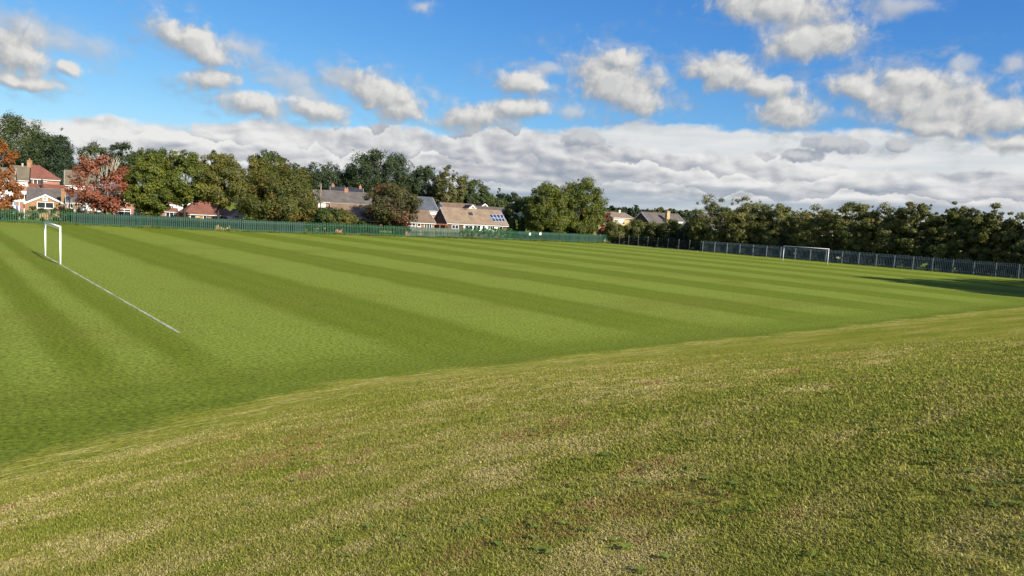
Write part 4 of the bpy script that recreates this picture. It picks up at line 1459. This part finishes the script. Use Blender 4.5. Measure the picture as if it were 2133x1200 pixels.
EG = 'tree belt behind the grey fence'
for i, (x, yt, yb, w_, Y, st, lb) in enumerate((
        (1488, 413, 517, 102, 145, 'loose', 'tall leggy tree at the left end of the tree belt'),
        (1557, 418, 522, 96, 140, 'loose', 'rounded tree second in the tree belt, left of the far goal'),
        (1622, 430, 528, 84, 135.5, 'loose', 'tree with an open sprig on top above the left goalpost of the far goal'),
        (1697, 434, 534, 98, 129, 'wide', 'low rounded tree above the crossbar of the far goal'),
        (1775, 425, 540, 94, 123, 'loose', 'tree with one tall sprig right of the far goal'),
        (1838, 431, 547, 92, 119, 'wide', 'yellowish rounded tree in the middle of the tree belt'),
        (1906, 425, 552, 88, 115, 'loose', 'tree with a flat layered crown above the tree shadow tip'),
        (1968, 433, 558, 84, 111.5, 'loose', 'dark loose tree standing above the long tree shadow'),
        (2022, 441, 562, 80, 108.5, 'wide', 'lower dark tree fourth from the right edge of the tree belt'),
        (2072, 431, 568, 90, 106, 'loose', 'tall sunlit-topped tree near the right edge of the tree belt'),
        (2128, 452, 575, 90, 103, 'wide', 'dark sloping tree cut by the right edge'),
        (2192, 450, 582, 96, 100, 'loose', 'last tree of the belt, just beyond the right edge'))):
    tree('tree', lb, x, yt, yb, w_, Y, st, ('leaf_olive', 'leaf_olive_pale', 'leaf_olive', 'leaf_olive_pale', 'leaf_olive', 'leaf_olive_pale', 'leaf_olive', 'leaf_olive', 'leaf_olive', 'leaf_olive_pale', 'leaf_olive', 'leaf_olive')[i], .25, 100, 8500, 80 + i, group=EG, trunk=.16, spray=.26, flat=.6, limbs=9)
for i, (x, yt, Y, lb) in enumerate(((1524, 437, 152, 'rear dark tree filling the gap between the first two of the belt'), (1590, 445, 147, 'rear dark tree left of the open sprigged tree'), (1658, 447, 141, 'rear dark tree behind the left of the far goal'),
                                   (1738, 446, 135, 'rear dark tree behind the right post of the far goal'), (1806, 444, 131, 'rear dark tree left of the yellowish belt tree'), (1872, 446, 126, 'rear dark tree right of the yellowish belt tree'),
                                   (1938, 450, 122, 'rear dark tree right of the flat crowned tree'), (1996, 452, 119, 'rear dark tree left of the lower dark tree'), (2050, 456, 116, 'rear dark tree left of the tall sunlit-topped tree'), (2104, 462, 113, 'rear dark tree right of the tall sunlit-topped tree'))):
    tree('tree', lb, x, yt, 540, 76, Y, 'wide', 'leaf_olive', .30, 60, 4200, 110 + i, group=EG, trunk=.16, limbs=5)

DG = 'bushes behind the black mesh fence'
for i, (x, yt, yb, w_, Y, lf, lb) in enumerate(((1286, 464, 504, 54, 161, 'leaf_olive', 'leafy bush nearest the green fence end'), (1324, 459, 507, 52, 160, 'leaf_olive', 'tall leafy bush below the dark gable of the broad grey roof'),
                                               (1360, 464, 510, 50, 158, 'leaf_olive', 'bush in the middle of the mesh fence'), (1397, 459, 513, 54, 155.5, 'leaf_autumn', 'yellow-topped bush below the buff brick chimney'),
                                               (1431, 473, 515, 44, 152, 'leaf_dark', 'dark bush below the white dormer'), (1458, 466, 519, 44, 149, 'leaf_dark', 'dark bush at the corner where the grey fence starts'))):
    tree('bush', lb, x, yt, yb, w_, Y, 'bush', lf, .27, 50, 4500, 130 + i, 'bush', DG, trunk=.09, spray=.3)
for i, (x, yt, yb, w_, Y, lf, lb) in enumerate(((680, 433, 474, 62, 124.5, 'leaf_hedge', 'dark green shrub at the foot of the telegraph pole'), (713, 438, 474, 56, 126, 'leaf_yellow', 'yellow-green shrub in front of the brown tiled bungalow'),
                                               (756, 459, 482, 26, 129.5, 'leaf_hedge', 'small shrub beside the brown bungalow door'), (6, 428, 446, 34, 109, 'leaf_dark', 'dark bush under the orange tree'))):
    tree('shrub', lb, x, yt, yb, w_, Y, 'bush', lf, .25, 45, 4000, 140 + i, 'shrub', 'garden shrubs behind the green fence', trunk=.07, spray=.25)

# trees on the bank beyond the right edge: they throw the long shadow over the pitch
for i, (u, v, top, w_, lb) in enumerate(((78.5, -40.5, 10.2, 3.4, 'tree on the bank beyond the right edge, its shadow reaching farthest'), (84, -43, 9.6, 3.8, 'tree on the bank behind the farthest shadowed one'), (91, -45, 9.6, 3.8, 'tree on the bank midway to the fence corner'),
                                       (98, -45, 9.2, 3.8, 'tree on the bank near the fence corner'), (104.5, -44, 8.8, 3.6, 'tree on the bank at the fence corner'), (77, -49, 10.2, 3.8, 'tree higher up the bank beyond the right edge'), (75.5, -57, 10.5, 4.0, 'topmost tree on the bank beyond the right edge'))):
    b = pitch(u, v, float(ground_z(np.array(u), np.array(v))))
    root = empty('tree', lb, 'tree', b, 0, 'trees on the bank')
    c = link(bpy.data.objects.new('crown', make_crown('wide', w_ * 1.15, top - 1.2, M['leaf_olive'], .34, 110, 16000, 300 + i, spray=.1)), root)
    c.location = (0, 0, 1.2)
    link(bpy.data.objects.new('trunk', make_trunk(1.6, top, w_, .2, M['bark'], 300 + i)), root)


# ------------------------------------------------------------------ behind the fence: boards, hedges, garden things
GREEN_PATH = [G_A, G_0, G_1, G_2, G_3]


def on_path(px, path=None):
    """Point of the fence line that lies in pixel column px (measured at the fence foot)."""
    best = None
    for a, b in zip((path or GREEN_PATH)[:-1], (path or GREEN_PATH)[1:]):
        for i in range(201):
            p = a.lerp(b, i / 200)
            d = p - Vector((0, 0, EYE))
            xc, yc, zc = d.dot(_cx), d.dot(_cy), -d.dot(_cz)
            q = abs(1066.5 + F * xc / zc - px)
            if best is None or q < best[0]:
                best = (q, p, (b - a).normalized())
    return best[1], best[2]


def behind(px, off):
    p, d = on_path(px)
    return p + Vector((-d.y, d.x, 0)) * off


def board_fence(label, pts, h, mat, group=None, bay=1.83, arch=0.0):
    segs = along(pts, bay)
    o0 = segs[0][0]
    root = empty('wooden_fence', label, 'fence', o0, 0, group)
    rnd = random.Random(3)
    for a, b in segs:
        d = b - a
        ln, ang = d.length, math.atan2(d.y, d.x)
        m = MB()
        n = max(1, int(ln / .15))
        for i in range(n):
            q = (i + .5) / n
            hh = h + arch * math.sin(q * math.pi) + rnd.uniform(-.015, .015)
            m.box(i * ln / n + .004, (i + 1) * ln / n - .004, -.012 + .006 * (i % 2), .012 + .006 * (i % 2), .02, hh)
        for z in (.35, h - .3):
            m.box(0, ln, .02, .07, z, z + .08)
        o = m.build('board_panel', M[mat], root)
        o.location, o.rotation_euler = a - o0, (0, 0, ang)
        m = MB()
        m.box(-.05, .05, .02, .12, -.3, h + .06)
        o = m.build('post', M[mat], root)
        o.location, o.rotation_euler = a - o0, (0, 0, ang)
    return root


def hedge(label, pts, z0, z1, thick, mat, seed, dens=260, leaf=.16, name='hedge', cat='hedge', kind=None):
    rng = np.random.default_rng(seed)
    pts = [Vector(p) for p in pts]
    V_, Q_, T_ = [], [], []
    nq = 0
    o0 = pts[0]
    for a, b in zip(pts[:-1], pts[1:]):
        ln = (b - a).length
        k = max(4, int(ln * 8))
        d = (b - a).normalized()
        nrm = np.array([-d.y, d.x, 0.0])
        t_ = rng.random(k)
        y = (rng.random(k) - .5) * thick
        zz = z0 + (z1 - z0 - .2) * rng.random(k) ** .75
        a3 = np.array(a - o0)
        c = a3 + np.outer(t_ * ln, np.array(d)) + np.outer(y, nrm)
        c[:, 2] = zz
        r = np.full(k, min(.38, (z1 - z0) * .35)) * (.7 + .6 * rng.random(k))
        vs, q, ti = leaves(c, r, int(dens * 1.9 * ln / k), leaf * 1.15, np.clip(.5 + .25 * rng.normal(size=k), 0, 1), rng, shell=.35)
        Q_.append(q + nq)
        nq += len(vs)
        V_.append(vs)
        T_.append(ti)
    me = np_mesh(name, np.concatenate(V_), np.concatenate(Q_), M[mat], {'tint': np.concatenate(T_)})
    o = link(bpy.data.objects.new(name, me))
    o.location = o0
    return tag(o, label, cat, None, kind)


WG = 'board fences behind the green palisade'
board_fence('dark board fence behind the palisade below the red tree and brick bungalows', [behind(x, 1.0) for x in (146, 240, 330)], 1.75, 'wood_dark', WG)
board_fence('arched dark board fence behind the palisade below the street trees', [behind(x, 1.0) for x in (331, 420, 506)], 1.72, 'wood_dark', WG, arch=.16)
board_fence('plain dark board fence behind the palisade below the orange-patched tree', [behind(x, 1.0) for x in (507, 570, 641)], 1.78, 'wood_dark', WG)
board_fence('weathered grey board fence behind the palisade below the pergola', [behind(x, 1.4) for x in (858, 910, 966)], 1.75, 'wood_grey', WG)
board_fence('dark green stained fence behind the palisade below the twin tree', [behind(x, 1.1) for x in (1083, 1170, 1262)], 1.75, 'wood_dark', WG)
hedge('clipped dark hedge in front of the gabled bungalow window', [behind(x, 2.2) for x in (44, 148)], .1, 2.35, 1.0, 'leaf_hedge', 41, 420)
hedge('dark hedge behind the palisade under the white house and carport', [behind(x, 1.6) for x in (-60, 44)], .1, 1.75, .8, 'leaf_hedge', 42, 300)
hedge('dense green hedge filling the palisade below the yellow shrub', [behind(x, .8) for x in (642, 744)], .05, 1.95, .8, 'leaf_hedge', 43, 420)
hedge('trailing hedge along the top of the palisade below the copper tree', [behind(x, .8) for x in (746, 858)], 1.0, 1.95, .7, 'leaf_hedge', 44, 300)
hedge('bright green ivy hedge below the solar panel bungalow', [behind(x, 1.0) for x in (966, 1083)], .1, 2.25, .9, 'leaf_ivy', 45, 420)

# rough uncut grass along the foot of the fences, and scrub under the tree belt
M['rough_blade'] = leaf_mat('rough_blade', rgb(.05, .075, .014), rgb(.16, .19, .04), rgb(.34, .29, .14), .55, .8, .12)


def rough_strip(label, path, off0, off1, hgt, per_m, seed, mat='rough_blade'):
    rng = np.random.default_rng(seed)
    V_, Q_, T_ = [], [], []
    nq = 0
    for a, b in zip(path[:-1], path[1:]):
        a, b = np.array(a), np.array(b)
        d = b - a
        ln = np.linalg.norm(d)
        d /= ln
        nr = np.array([-d[1], d[0], 0])
        n = int(ln * per_m)
        p = a + np.outer(rng.random(n) * ln, d) + np.outer(off0 + (off1 - off0) * rng.random(n), nr)
        p[:, 2] = 0
        an = rng.random(n) * 2 * np.pi
        lum = .6 + .4 * np.sin(p[:, 0] * .9) * np.sin(p[:, 1] * .7 + 1)
        h = hgt * (.45 + .75 * rng.random(n)) * lum
        wd = np.stack([np.cos(an), np.sin(an), 0 * an], 1) * (.035 * (.6 + .8 * rng.random(n)))[:, None]
        ln_ = rng.normal(size=(n, 3)) * (h * .35)[:, None]
        ln_[:, 2] = h
        vs = np.stack([p - wd, p + wd, p + wd * .5 + ln_, p - wd * .5 + ln_], 1).reshape(-1, 3)
        V_.append(vs)
        Q_.append(np.arange(n * 4).reshape(n, 4) + nq)
        nq += n * 4
        T_.append(rng.random(n))
    me = np_mesh('rough_grass', np.concatenate(V_), np.concatenate(Q_), M[mat], {'tint': np.concatenate(T_)})
    o = link(bpy.data.objects.new('rough_grass', me))
    return tag(o, label, 'grass', None, 'stuff')


rough_strip('uncut grass along the foot of the green palisade', GREEN_PATH, -.28, .9, .42, 330, 51)
rough_strip('thin uncut grass along the foot of the grey palisade', [E_1, E_0], -1.2, .1, .22, 150, 52)
hedge('dark scrub filling the ground under the tree belt', [pitch(113.6, v) for v in range(26, -76, -6)], .0, 2.3, 2.2, 'leaf_dark', 53, 520, .24, 'undergrowth', 'undergrowth', 'stuff')
hedge('dark scrub under the bushes behind the mesh fence', [G_3 + Vector((1.2, 2.0, 0)), E_0 + Vector((.9, 2.2, 0))], .0, 2.0, 1.6, 'leaf_dark', 54, 520, .24, 'undergrowth', 'undergrowth', 'stuff')

# telegraph pole
p = at(667, 440, 127)
root = empty('telegraph_pole', 'plain wooden telegraph pole in front of the large grey roofed house', 'pole', (p.x, 127, 0))
zt = at(667, 383, 127).z
m = MB()
m.tube([(0, 0, -.3), (0, 0, zt)], [.15, .11], 10)
m.build('shaft', M['pole_wood'], root, True)
m = MB()
m.box(-.42, .05, -.06, .06, zt - .38, zt - .26)
m.build('bracket', M['post_grey'], root)

# satellite dish on its mast
p = at(142.5, 413, 117.5)
root = empty('satellite_dish', 'grey satellite dish on a dark mast left of the bungalow with white blinds', 'satellite dish', (p.x, 117.5, 0))
m = MB()
m.tube([(.12, .05, -.2), (.12, .05, p.z - .1)], .05, 8)
m.build('mast', M['metal_dark'], root)
m = MB()
c0 = Vector((0, 0, p.z))
dn = Vector((.35, -.85, .38)).normalized()
ax = dn.cross(Vector((0, 0, 1))).normalized()
ay = dn.cross(ax)
rings = []
for k in range(5):
    rr = .34 * k / 4
    rings.append([c0 + (ax * math.cos(j * math.pi / 8) * rr * 1.1 + ay * math.sin(j * math.pi / 8) * rr) + dn * (rr * rr * .55) for j in range(16)])
vs = [q for rg in rings for q in rg]
fs = [(k * 16 + j, k * 16 + (j + 1) % 16, (k + 1) * 16 + (j + 1) % 16, (k + 1) * 16 + j) for k in range(4) for j in range(16)]
m.add(vs, fs)
m.add([v - dn * .03 for v in vs], [tuple(reversed(f)) for f in fs])
m.build('reflector', M['dish_grey'], root, True)
m = MB()
m.tube([c0 - ay * -.3, c0 + dn * .42], .018, 6)
m.build('feed_arm', M['metal_dark'], root)

# pollarded pale trunk
p = at(155.5, 450, 108.5)
root = empty('pollarded_tree', 'pale bare pollarded trunk with cut stub branches behind the green fence', 'tree', (p.x, 108.5, 0))
zt = at(155.5, 414, 108.5).z
m = MB()
m.tube([(0, 0, -.2), (.05, 0, zt * .38), (-.02, 0, zt * .62)], [.26, .22, .17], 10)
for dx, dz, r_ in ((-.55, .95, .09), (.30, 1.0, .11), (-.15, .9, .07), (.62, .72, .06)):
    m.tube([(0, 0, zt * .50), (dx * .55, .05, zt * (.5 + (dz - .5) * .55)), (dx, .1, zt * dz)], [r_ * 1.2, r_, r_ * .7], 8)
m.build('trunk', M['bark_pale'], root, True)

# carport with washing beneath it
YC = 115.5
pl, pr = at(9, 418, YC), at(52.5, 420, YC + 3.2)
dd = (pr - pl)
dd.z = 0
yc = math.atan2(dd.y, dd.x)
wc = dd.length
root = empty('carport', 'flat roofed carport with a white edge beside the white house', 'carport', (pl.x, pl.y, 0), yc)
zc = at(30, 415.5, YC + 1.5).z
m = MB()
m.box(0, wc, 0, 5, zc - .34, zc)
m.build('flat_roof', M['fascia_white'], root)
for x in (.06, wc * .30, wc * .72, wc - .14):
    m = MB()
    m.box(x, x + .10, .10, .20, -.2, zc - .345)
    m.build('post', M['fascia_white'], root)
m = MB()
m.box(0, wc, 4.85, 5, -.2, zc - .345)
m.build('back_wall', M['brick_dark'], root)
m = MB()
m.box(-1.9, -.01, .3, 5, -.2, zc - .345)
m.build('side_wall', M['render_cream'], root)


def garment(px0, py0, px1, py1, Y, mat, label, kind='towel', group='washing on the lines'):
    a, b = at(px0, py0, Y), at(px1, py1, Y)
    n = 8
    m = MB()
    vs, w_, h_ = [], b.x - a.x, a.z - b.z
    for s in (0, 1):
        for i in range(n + 1):
            for j in range(4):
                x = w_ * i / n
                z = a.z - h_ * j / 3 * (1 + .05 * math.sin(i * 1.7))
                y = .05 * math.sin(i * 2.1 + j * .4) * (j / 3 + .2) + s * .012
                vs.append((x, y, z))
    fs = []
    k = (n + 1) * 4
    for i in range(n):
        for j in range(3):
            q = (i * 4 + j, i * 4 + j + 1, (i + 1) * 4 + j + 1, (i + 1) * 4 + j)
            fs += [q, tuple(v + k for v in reversed(q))]
    m.add(vs, fs)
    o = m.build(kind, M[mat], None, True)
    o.location = (a.x, Y, 0)
    return tag(o, label, kind, group)


garment(20, 428.5, 24.5, 438, 115.2, 'cloth_white', 'white cloth hanging at the left end of the carport washing', 'cloth')
garment(24.8, 428, 28.5, 438, 115.25, 'cloth_blue', 'blue cloth hanging between two white ones in the carport', 'cloth')
garment(28.8, 428.2, 33.5, 438, 115.3, 'cloth_white', 'white cloth hanging between the two blue ones in the carport', 'cloth')
garment(33.8, 429, 37, 438, 115.35, 'cloth_blue', 'second blue cloth hanging toward the right of the carport', 'cloth')
garment(37.2, 428.8, 42, 438, 115.4, 'cloth_white', 'white cloth hanging at the right end of the carport washing', 'cloth')

YW = 140.5
for x0, x1, yt, yb, mt, lb in ((879.5, 883.5, 466.5, 477, 'cloth_red', 'red garment hanging leftmost beside the porch bungalow'), (885, 889, 469, 478, 'cloth_pink', 'pink garment hanging next to the red one'), (890.5, 893, 469, 476, 'cloth_white', 'white garment hanging between two pink ones'),
                               (894.5, 898.5, 470, 478.5, 'cloth_pink', 'second pink garment hanging beside the white one'), (900, 904.5, 468.5, 477, 'cloth_red', 'red garment hanging next to the pergola')):
    garment(x0, yt, x1, yb, YW, mt, lb, 'garment', 'garments on the garden line')

# pergola
a, b = at(902, 466, 141.5), at(931, 467.5, 142.5)
root = empty('pergola', 'low reddish timber pergola below the dark gable of the solar panel bungalow', 'pergola', (a.x, 141.5, 0), .1)
wz, hz = b.x - a.x, a.z
for x in (.05, wz / 2, wz - .15):
    for y in (0, 1.8):
        m = MB()
        m.box(x, x + .1, y, y + .1, -.2, hz - .155)
        m.build('post', M['terracotta'], root)
for y in (-.02, 1.82):
    m = MB()
    m.box(-.25, wz + .25, y, y + .06, hz - .15, hz)
    m.build('beam', M['terracotta'], root)
for i in range(9):
    x = i * wz / 8
    m = MB()
    m.box(x - .03, x + .03, -.3, 2.2, hz + .003, hz + .09)
    m.build('rafter', M['terracotta'], root)

# white garden table
a, b = at(934, 478, 140.3), at(957, 478.5, 141.2)
root = empty('garden_table', 'white garden table standing behind the weathered board fence', 'table', ((a.x + b.x) / 2, 141, 0))
m = MB()
n_ = 24
m.prism([(math.cos(2 * math.pi * i / n_) * 1.05 * (1 + .03 * (i % 2)), math.sin(2 * math.pi * i / n_) * .7 * (1 + .03 * (i % 2)), a.z - .05) for i in range(n_)], (0, 0, .06))
m.build('table_top', M['white_upvc'], root)
for sx, sy in ((-.7, -.4), (.7, -.4), (.7, .4), (-.7, .4)):
    m = MB()
    m.tube([(sx, sy, -.1), (sx * .9, sy * .9, a.z - .052)], .03, 8)
    m.build('leg', M['white_upvc'], root)

# timber planter seen through the palisade
p, d = on_path(463)
q = p + Vector((-d.y, d.x, 0)) * .45
root = empty('timber_planter', 'yellow timber planter of uneven upright boards behind the palisade', 'planter', q, math.atan2(d.y, d.x))
rnd = random.Random(9)
for i in range(9):
    m = MB()
    m.box(-1.0 + i * .22, -.80 + i * .22, 0, .06, -.05, rnd.choice((.45, .5, .62, .8, .95)))
    m.build('board', M['wood_warm'], root)
m = MB()
m.box(-1.0, .98, .065, .45, .02, .38)
m.build('soil_box', M['bark'], root)

# signs on the fences
for px, py, path, w_, h_, mt, lb in ((1657, 527.5, [E_1, E_0], .62, .42, 'dish_grey', 'small pale sign fixed to the grey fence behind the far goal'), (1103, 487.5, GREEN_PATH, .42, .5, 'fascia_white', 'white plate high on the green fence left of the twin tree'),
                                     (1124, 487, GREEN_PATH, .5, .5, 'fascia_white', 'white plate high on the green fence under the left half of the twin tree')):
    p, d = on_path(px, path)
    nrm = Vector((d.y, -d.x, 0))
    if nrm.dot(Vector((p.x, p.y, 0))) > 0:
        nrm = -nrm
    z = at(px, py, p.y).z
    root = empty('sign', lb, 'sign', p + nrm * .13 + Vector((0, 0, z)), math.atan2(nrm.y, nrm.x) + math.pi / 2)
    m = MB()
    m.box(-w_ / 2, w_ / 2, -.006, .006, -h_ / 2, h_ / 2)
    m.build('plate', M[mt], root)
    for x in (-w_ / 2 + .05, w_ / 2 - .05):
        m = MB()
        m.tube([(x, -.02, h_ / 2 - .05), (x, .02, h_ / 2 - .05)], .02, 6)
        m.build('bolt', M['metal_dark'], root)

# concrete edging at the foot of the mesh fence
m = MB()
a, b = G_3 + Vector((.3, -.55, 0)), E_0 + Vector((-.9, -.2, 0))
n2 = Vector((-(b - a).y, (b - a).x, 0)).normalized() * .14
m.prism([a - n2, b - n2, b + n2, a + n2], (0, 0, .05))
tag(m.build('kerb_strip', M['concrete'], None), kind='structure')

# low hills on the skyline
rng = np.random.default_rng(3)
hv, hf = [], []
NH = 241
for i in range(NH):
    an = R(-62 + 124 * i / (NH - 1))
    hh = 42 + 16 * math.sin(an * 5.1 + 1) + 9 * math.sin(an * 13 + .5) + 4 * math.sin(an * 37) + 2.5 * rng.random()
    for rr, k in ((2300, -.02), (2700, .55), (3000, 1.0), (3600, .9), (4300, -.02)):
        hv.append((math.sin(an) * rr, math.cos(an) * rr, hh * k))
for i in range(NH - 1):
    for j in range(4):
        hf.append((i * 5 + j, (i + 1) * 5 + j, (i + 1) * 5 + j + 1, i * 5 + j + 1))
me = bpy.data.meshes.new('hills')
me.from_pydata(hv, [], hf)
me.materials.append(worn('hill_woods', (.035, .055, .045), .95, .05, .5, .004))
tag(link(bpy.data.objects.new('hills', me)), kind='structure')


# ------------------------------------------------------------------ grass of the bank, blade by blade near the viewer
def blade_material():
    m, t, out = material('grass_blade')
    o = t.node('ShaderNodeTexCoord').outputs['Object']
    tint = t.node('ShaderNodeAttribute', attribute_name='tint').outputs['Fac']
    straw = t.node('ShaderNodeAttribute', attribute_name='straw').outputs['Fac']
    g = t.mix(tint, rgb(.15, .17, .024), rgb(.325, .335, .055))
    yel = t.mix(tint, rgb(.22, .20, .036), rgb(.42, .375, .085))
    dead = t.mix(tint, rgb(.38, .30, .11), rgb(.68, .57, .24))
    col = t.mix(t.rng(straw, .0, .45, 0, 1, False), g, yel)
    col = t.mix(t.rng(straw, .55, .62), col, dead)
    col = t.mix(t.rng(straw, 1.2, 1.3), col, t.mix(tint, rgb(.28, .14, .055), rgb(.40, .22, .10)))
    d = t.node('ShaderNodeBsdfDiffuse', {'Color': col})
    tr = t.node('ShaderNodeBsdfTranslucent', {'Color': col})
    gl = t.node('ShaderNodeBsdfGlossy', {'Color': rgb(1, 1, 1), 'Roughness': .4})
    s1 = t.node('ShaderNodeMixShader', {0: .3, 1: d.outputs[0], 2: tr.outputs[0]})
    s2 = t.node('ShaderNodeMixShader', {0: .012, 1: s1.outputs[0], 2: gl.outputs[0]})
    t.l.new(s2.outputs[0], out.inputs[0])
    return m


def vnoise(x, y, seed):
    """Smooth value noise on arrays."""
    xi, yi = np.floor(x).astype(int), np.floor(y).astype(int)
    fx, fy = x - xi, y - yi
    fx, fy = fx * fx * (3 - 2 * fx), fy * fy * (3 - 2 * fy)
    tab = np.random.default_rng(seed).random((256, 256))
    def g(i, j):
        return tab[i & 255, j & 255]
    return (g(xi, yi) * (1 - fx) + g(xi + 1, yi) * fx) * (1 - fy) + (g(xi, yi + 1) * (1 - fx) + g(xi + 1, yi + 1) * fx) * fy


def fbm(x, y, seed, octv=4):
    s = a = 0.0
    k = 1.0
    for i in range(octv):
        s = s + vnoise(x * 2 ** i, y * 2 ** i, seed + i) * k
        a += k
        k *= .55
    return s / a


def bank_grass(N=2100000, seed=77):
    rng = np.random.default_rng(seed)
    r = np.exp(rng.uniform(math.log(2.2), math.log(24), N))
    an = rng.uniform(-.78, .80, N)
    side_ = np.arange(N) > N * .82                                  # thinner cover on either side and close in
    an = np.where(side_, rng.uniform(-1.9, 1.9, N), an)
    r = np.where(side_, np.exp(rng.uniform(math.log(.9), math.log(16), N)), r)
    x, y = np.sin(an) * r, np.cos(an) * r
    dx, dy = x - PG.x, y - PG.y
    u = dx * PA.x + dy * PA.y
    v = dx * PN.x + dy * PN.y
    s = foot(u) - v
    bald = fbm(u * 3.1 + 50, v * 3.4 + 11, 61, 3)
    keep = (rng.random(N) < np.clip((bald - .24) * 5, .2, 1)) & (s > .2 + 2.6 * rng.random(N)) & (rng.random(N) > (r - 11) / 13)
    u, v, r, s = u[keep], v[keep], r[keep], s[keep]
    n = len(u)
    z = ground_z(u, v)
    dry = fbm(u * .5 + 7, v * 1.1 + 3, 5, 5)
    fine = fbm(u * 2.2, v * 3.5, 15, 3)
    lush = np.clip((u + 5.5) / 5.0, 0, 1) * np.clip((-50.5 - v) / 4.0, 0, 1)
    crest = np.exp(-((s - 1.6) / 1.6) ** 2)
    st = (dry - .5) * 1.6 + (fine - .5) * 1.3 - .16 * lush + .10 * crest + .33 + rng.normal(size=n) * .26
    brown = fbm(u * .8 + 31, v * 1.1 + 17, 25, 4) - .06
    for bu, bv_, br in ((-2.7, -55.05, .45), (-3.5, -55.35, .22), (-3.54, -54.87, .2), (-1.2, -52.0, .5), (-1.9, -54.3, .3)):
        brown = brown + .34 * np.exp(-(((u - bu) / br) ** 2 + ((v - bv_) / (br * .7)) ** 2))
    st = np.where((brown > .64) & (rng.random(n) < .40), 1.4, np.minimum(st, 1.1))
    tint = np.clip(.45 + .28 * rng.normal(size=n), 0, 1)
    lod = np.clip(r / 4.0, .75, 3.2)
    ln = (.014 + .018 * rng.random(n)) * (1 + .25 * lush) * np.clip(lod, .9, 1.25) * np.clip(s / 4, .4, 1)
    wd = (.0013 + .0010 * rng.random(n)) * lod * (1 + .3 * lush)
    az = rng.random(n) * 2 * np.pi
    lean = np.abs(rng.normal(size=n)) * .6 + .72 + .4 * (st > .55)
    dirx, diry = np.cos(az), np.sin(az)
    side = np.stack([-diry, dirx, 0 * az], 1) * wd[:, None]
    p0 = np.stack([u, v, z - .004], 1)
    h1 = np.stack([dirx * np.sin(lean * .5), diry * np.sin(lean * .5), np.cos(lean * .5)], 1) * (ln * .55)[:, None]
    h2 = np.stack([dirx * np.sin(lean * 1.3), diry * np.sin(lean * 1.3), np.cos(lean * 1.3)], 1) * (ln * .45)[:, None]
    p1 = p0 + h1
    p2 = p1 + h2
    vs = np.stack([p0 - side, p0 + side, p1 + side * .85, p1 - side * .85, p2 + side * .18, p2 - side * .18], 1).reshape(-1, 3)
    b = np.arange(n)[:, None] * 6
    q = np.stack([b + np.array([0, 1, 2, 3]), b + np.array([3, 2, 4, 5])], 1).reshape(-1, 4)
    me = np_mesh('bank_grass', vs, q, blade_material(), {'tint': np.repeat(tint, 2), 'straw': np.repeat(st, 2)})
    o = link(bpy.data.objects.new('bank_grass', me))
    o.location = PG
    o.rotation_euler = (0, 0, YAW)
    return tag(o, 'short dry grass and straw covering the bank in the foreground', 'grass', None, 'stuff')


bank_grass()


def weeds(seed=5):
    """Flat dark rosettes among the grass, lower right."""
    rng = np.random.default_rng(seed)
    n = 520
    r = np.exp(rng.uniform(math.log(2.6), math.log(11), n))
    an = rng.uniform(-.35, .8, n)
    x, y = np.sin(an) * r, np.cos(an) * r
    dx, dy = x - PG.x, y - PG.y
    u, v = dx * PA.x + dy * PA.y, dx * PN.x + dy * PN.y
    cl = fbm(u * .9 + 3, v * .9 + 9, 35, 3) + .18 * np.clip((u + 6) / 5, 0, 1)
    k = (cl > .60) & (foot(u) - v > 3)
    u, v = u[k], v[k]
    vs, qs, ts = [], [], []
    for i in range(len(u)):
        nl = rng.integers(5, 9)
        t0 = np.clip(.35 + .2 * rng.normal(), 0, 1)
        zb = float(ground_z(np.array(u[i]), np.array(v[i])))
        for j in range(nl):
            a = rng.random() * 6.283
            L, W_ = rng.uniform(.03, .065), rng.uniform(.006, .012)
            d = np.array([math.cos(a), math.sin(a), 0])
            sd = np.array([-d[1], d[0], 0]) * W_
            c = np.array([u[i], v[i], zb + .012])
            up = np.array([0, 0, 1.0])
            q0, q1, q2 = c, c + d * L * .55 + up * L * .38, c + d * L + up * L * .25
            kk = len(vs)
            vs += [q0 - sd * .3, q0 + sd * .3, q1 + sd, q1 - sd, q2 + sd * .2, q2 - sd * .2]
            qs += [(kk, kk + 1, kk + 2, kk + 3), (kk + 3, kk + 2, kk + 4, kk + 5)]
            ts += [t0, t0]
    me = np_mesh('weeds', np.array(vs), np.array(qs), leaf_mat('weed_leaf', rgb(.08, .12, .02), rgb(.18, .23, .045)), {'tint': np.array(ts)})
    o = link(bpy.data.objects.new('weeds', me))
    o.location = PG
    o.rotation_euler = (0, 0, YAW)
    return tag(o, 'dark leafy weed rosettes scattered through the bank grass', 'weeds', None, 'stuff')


weeds()
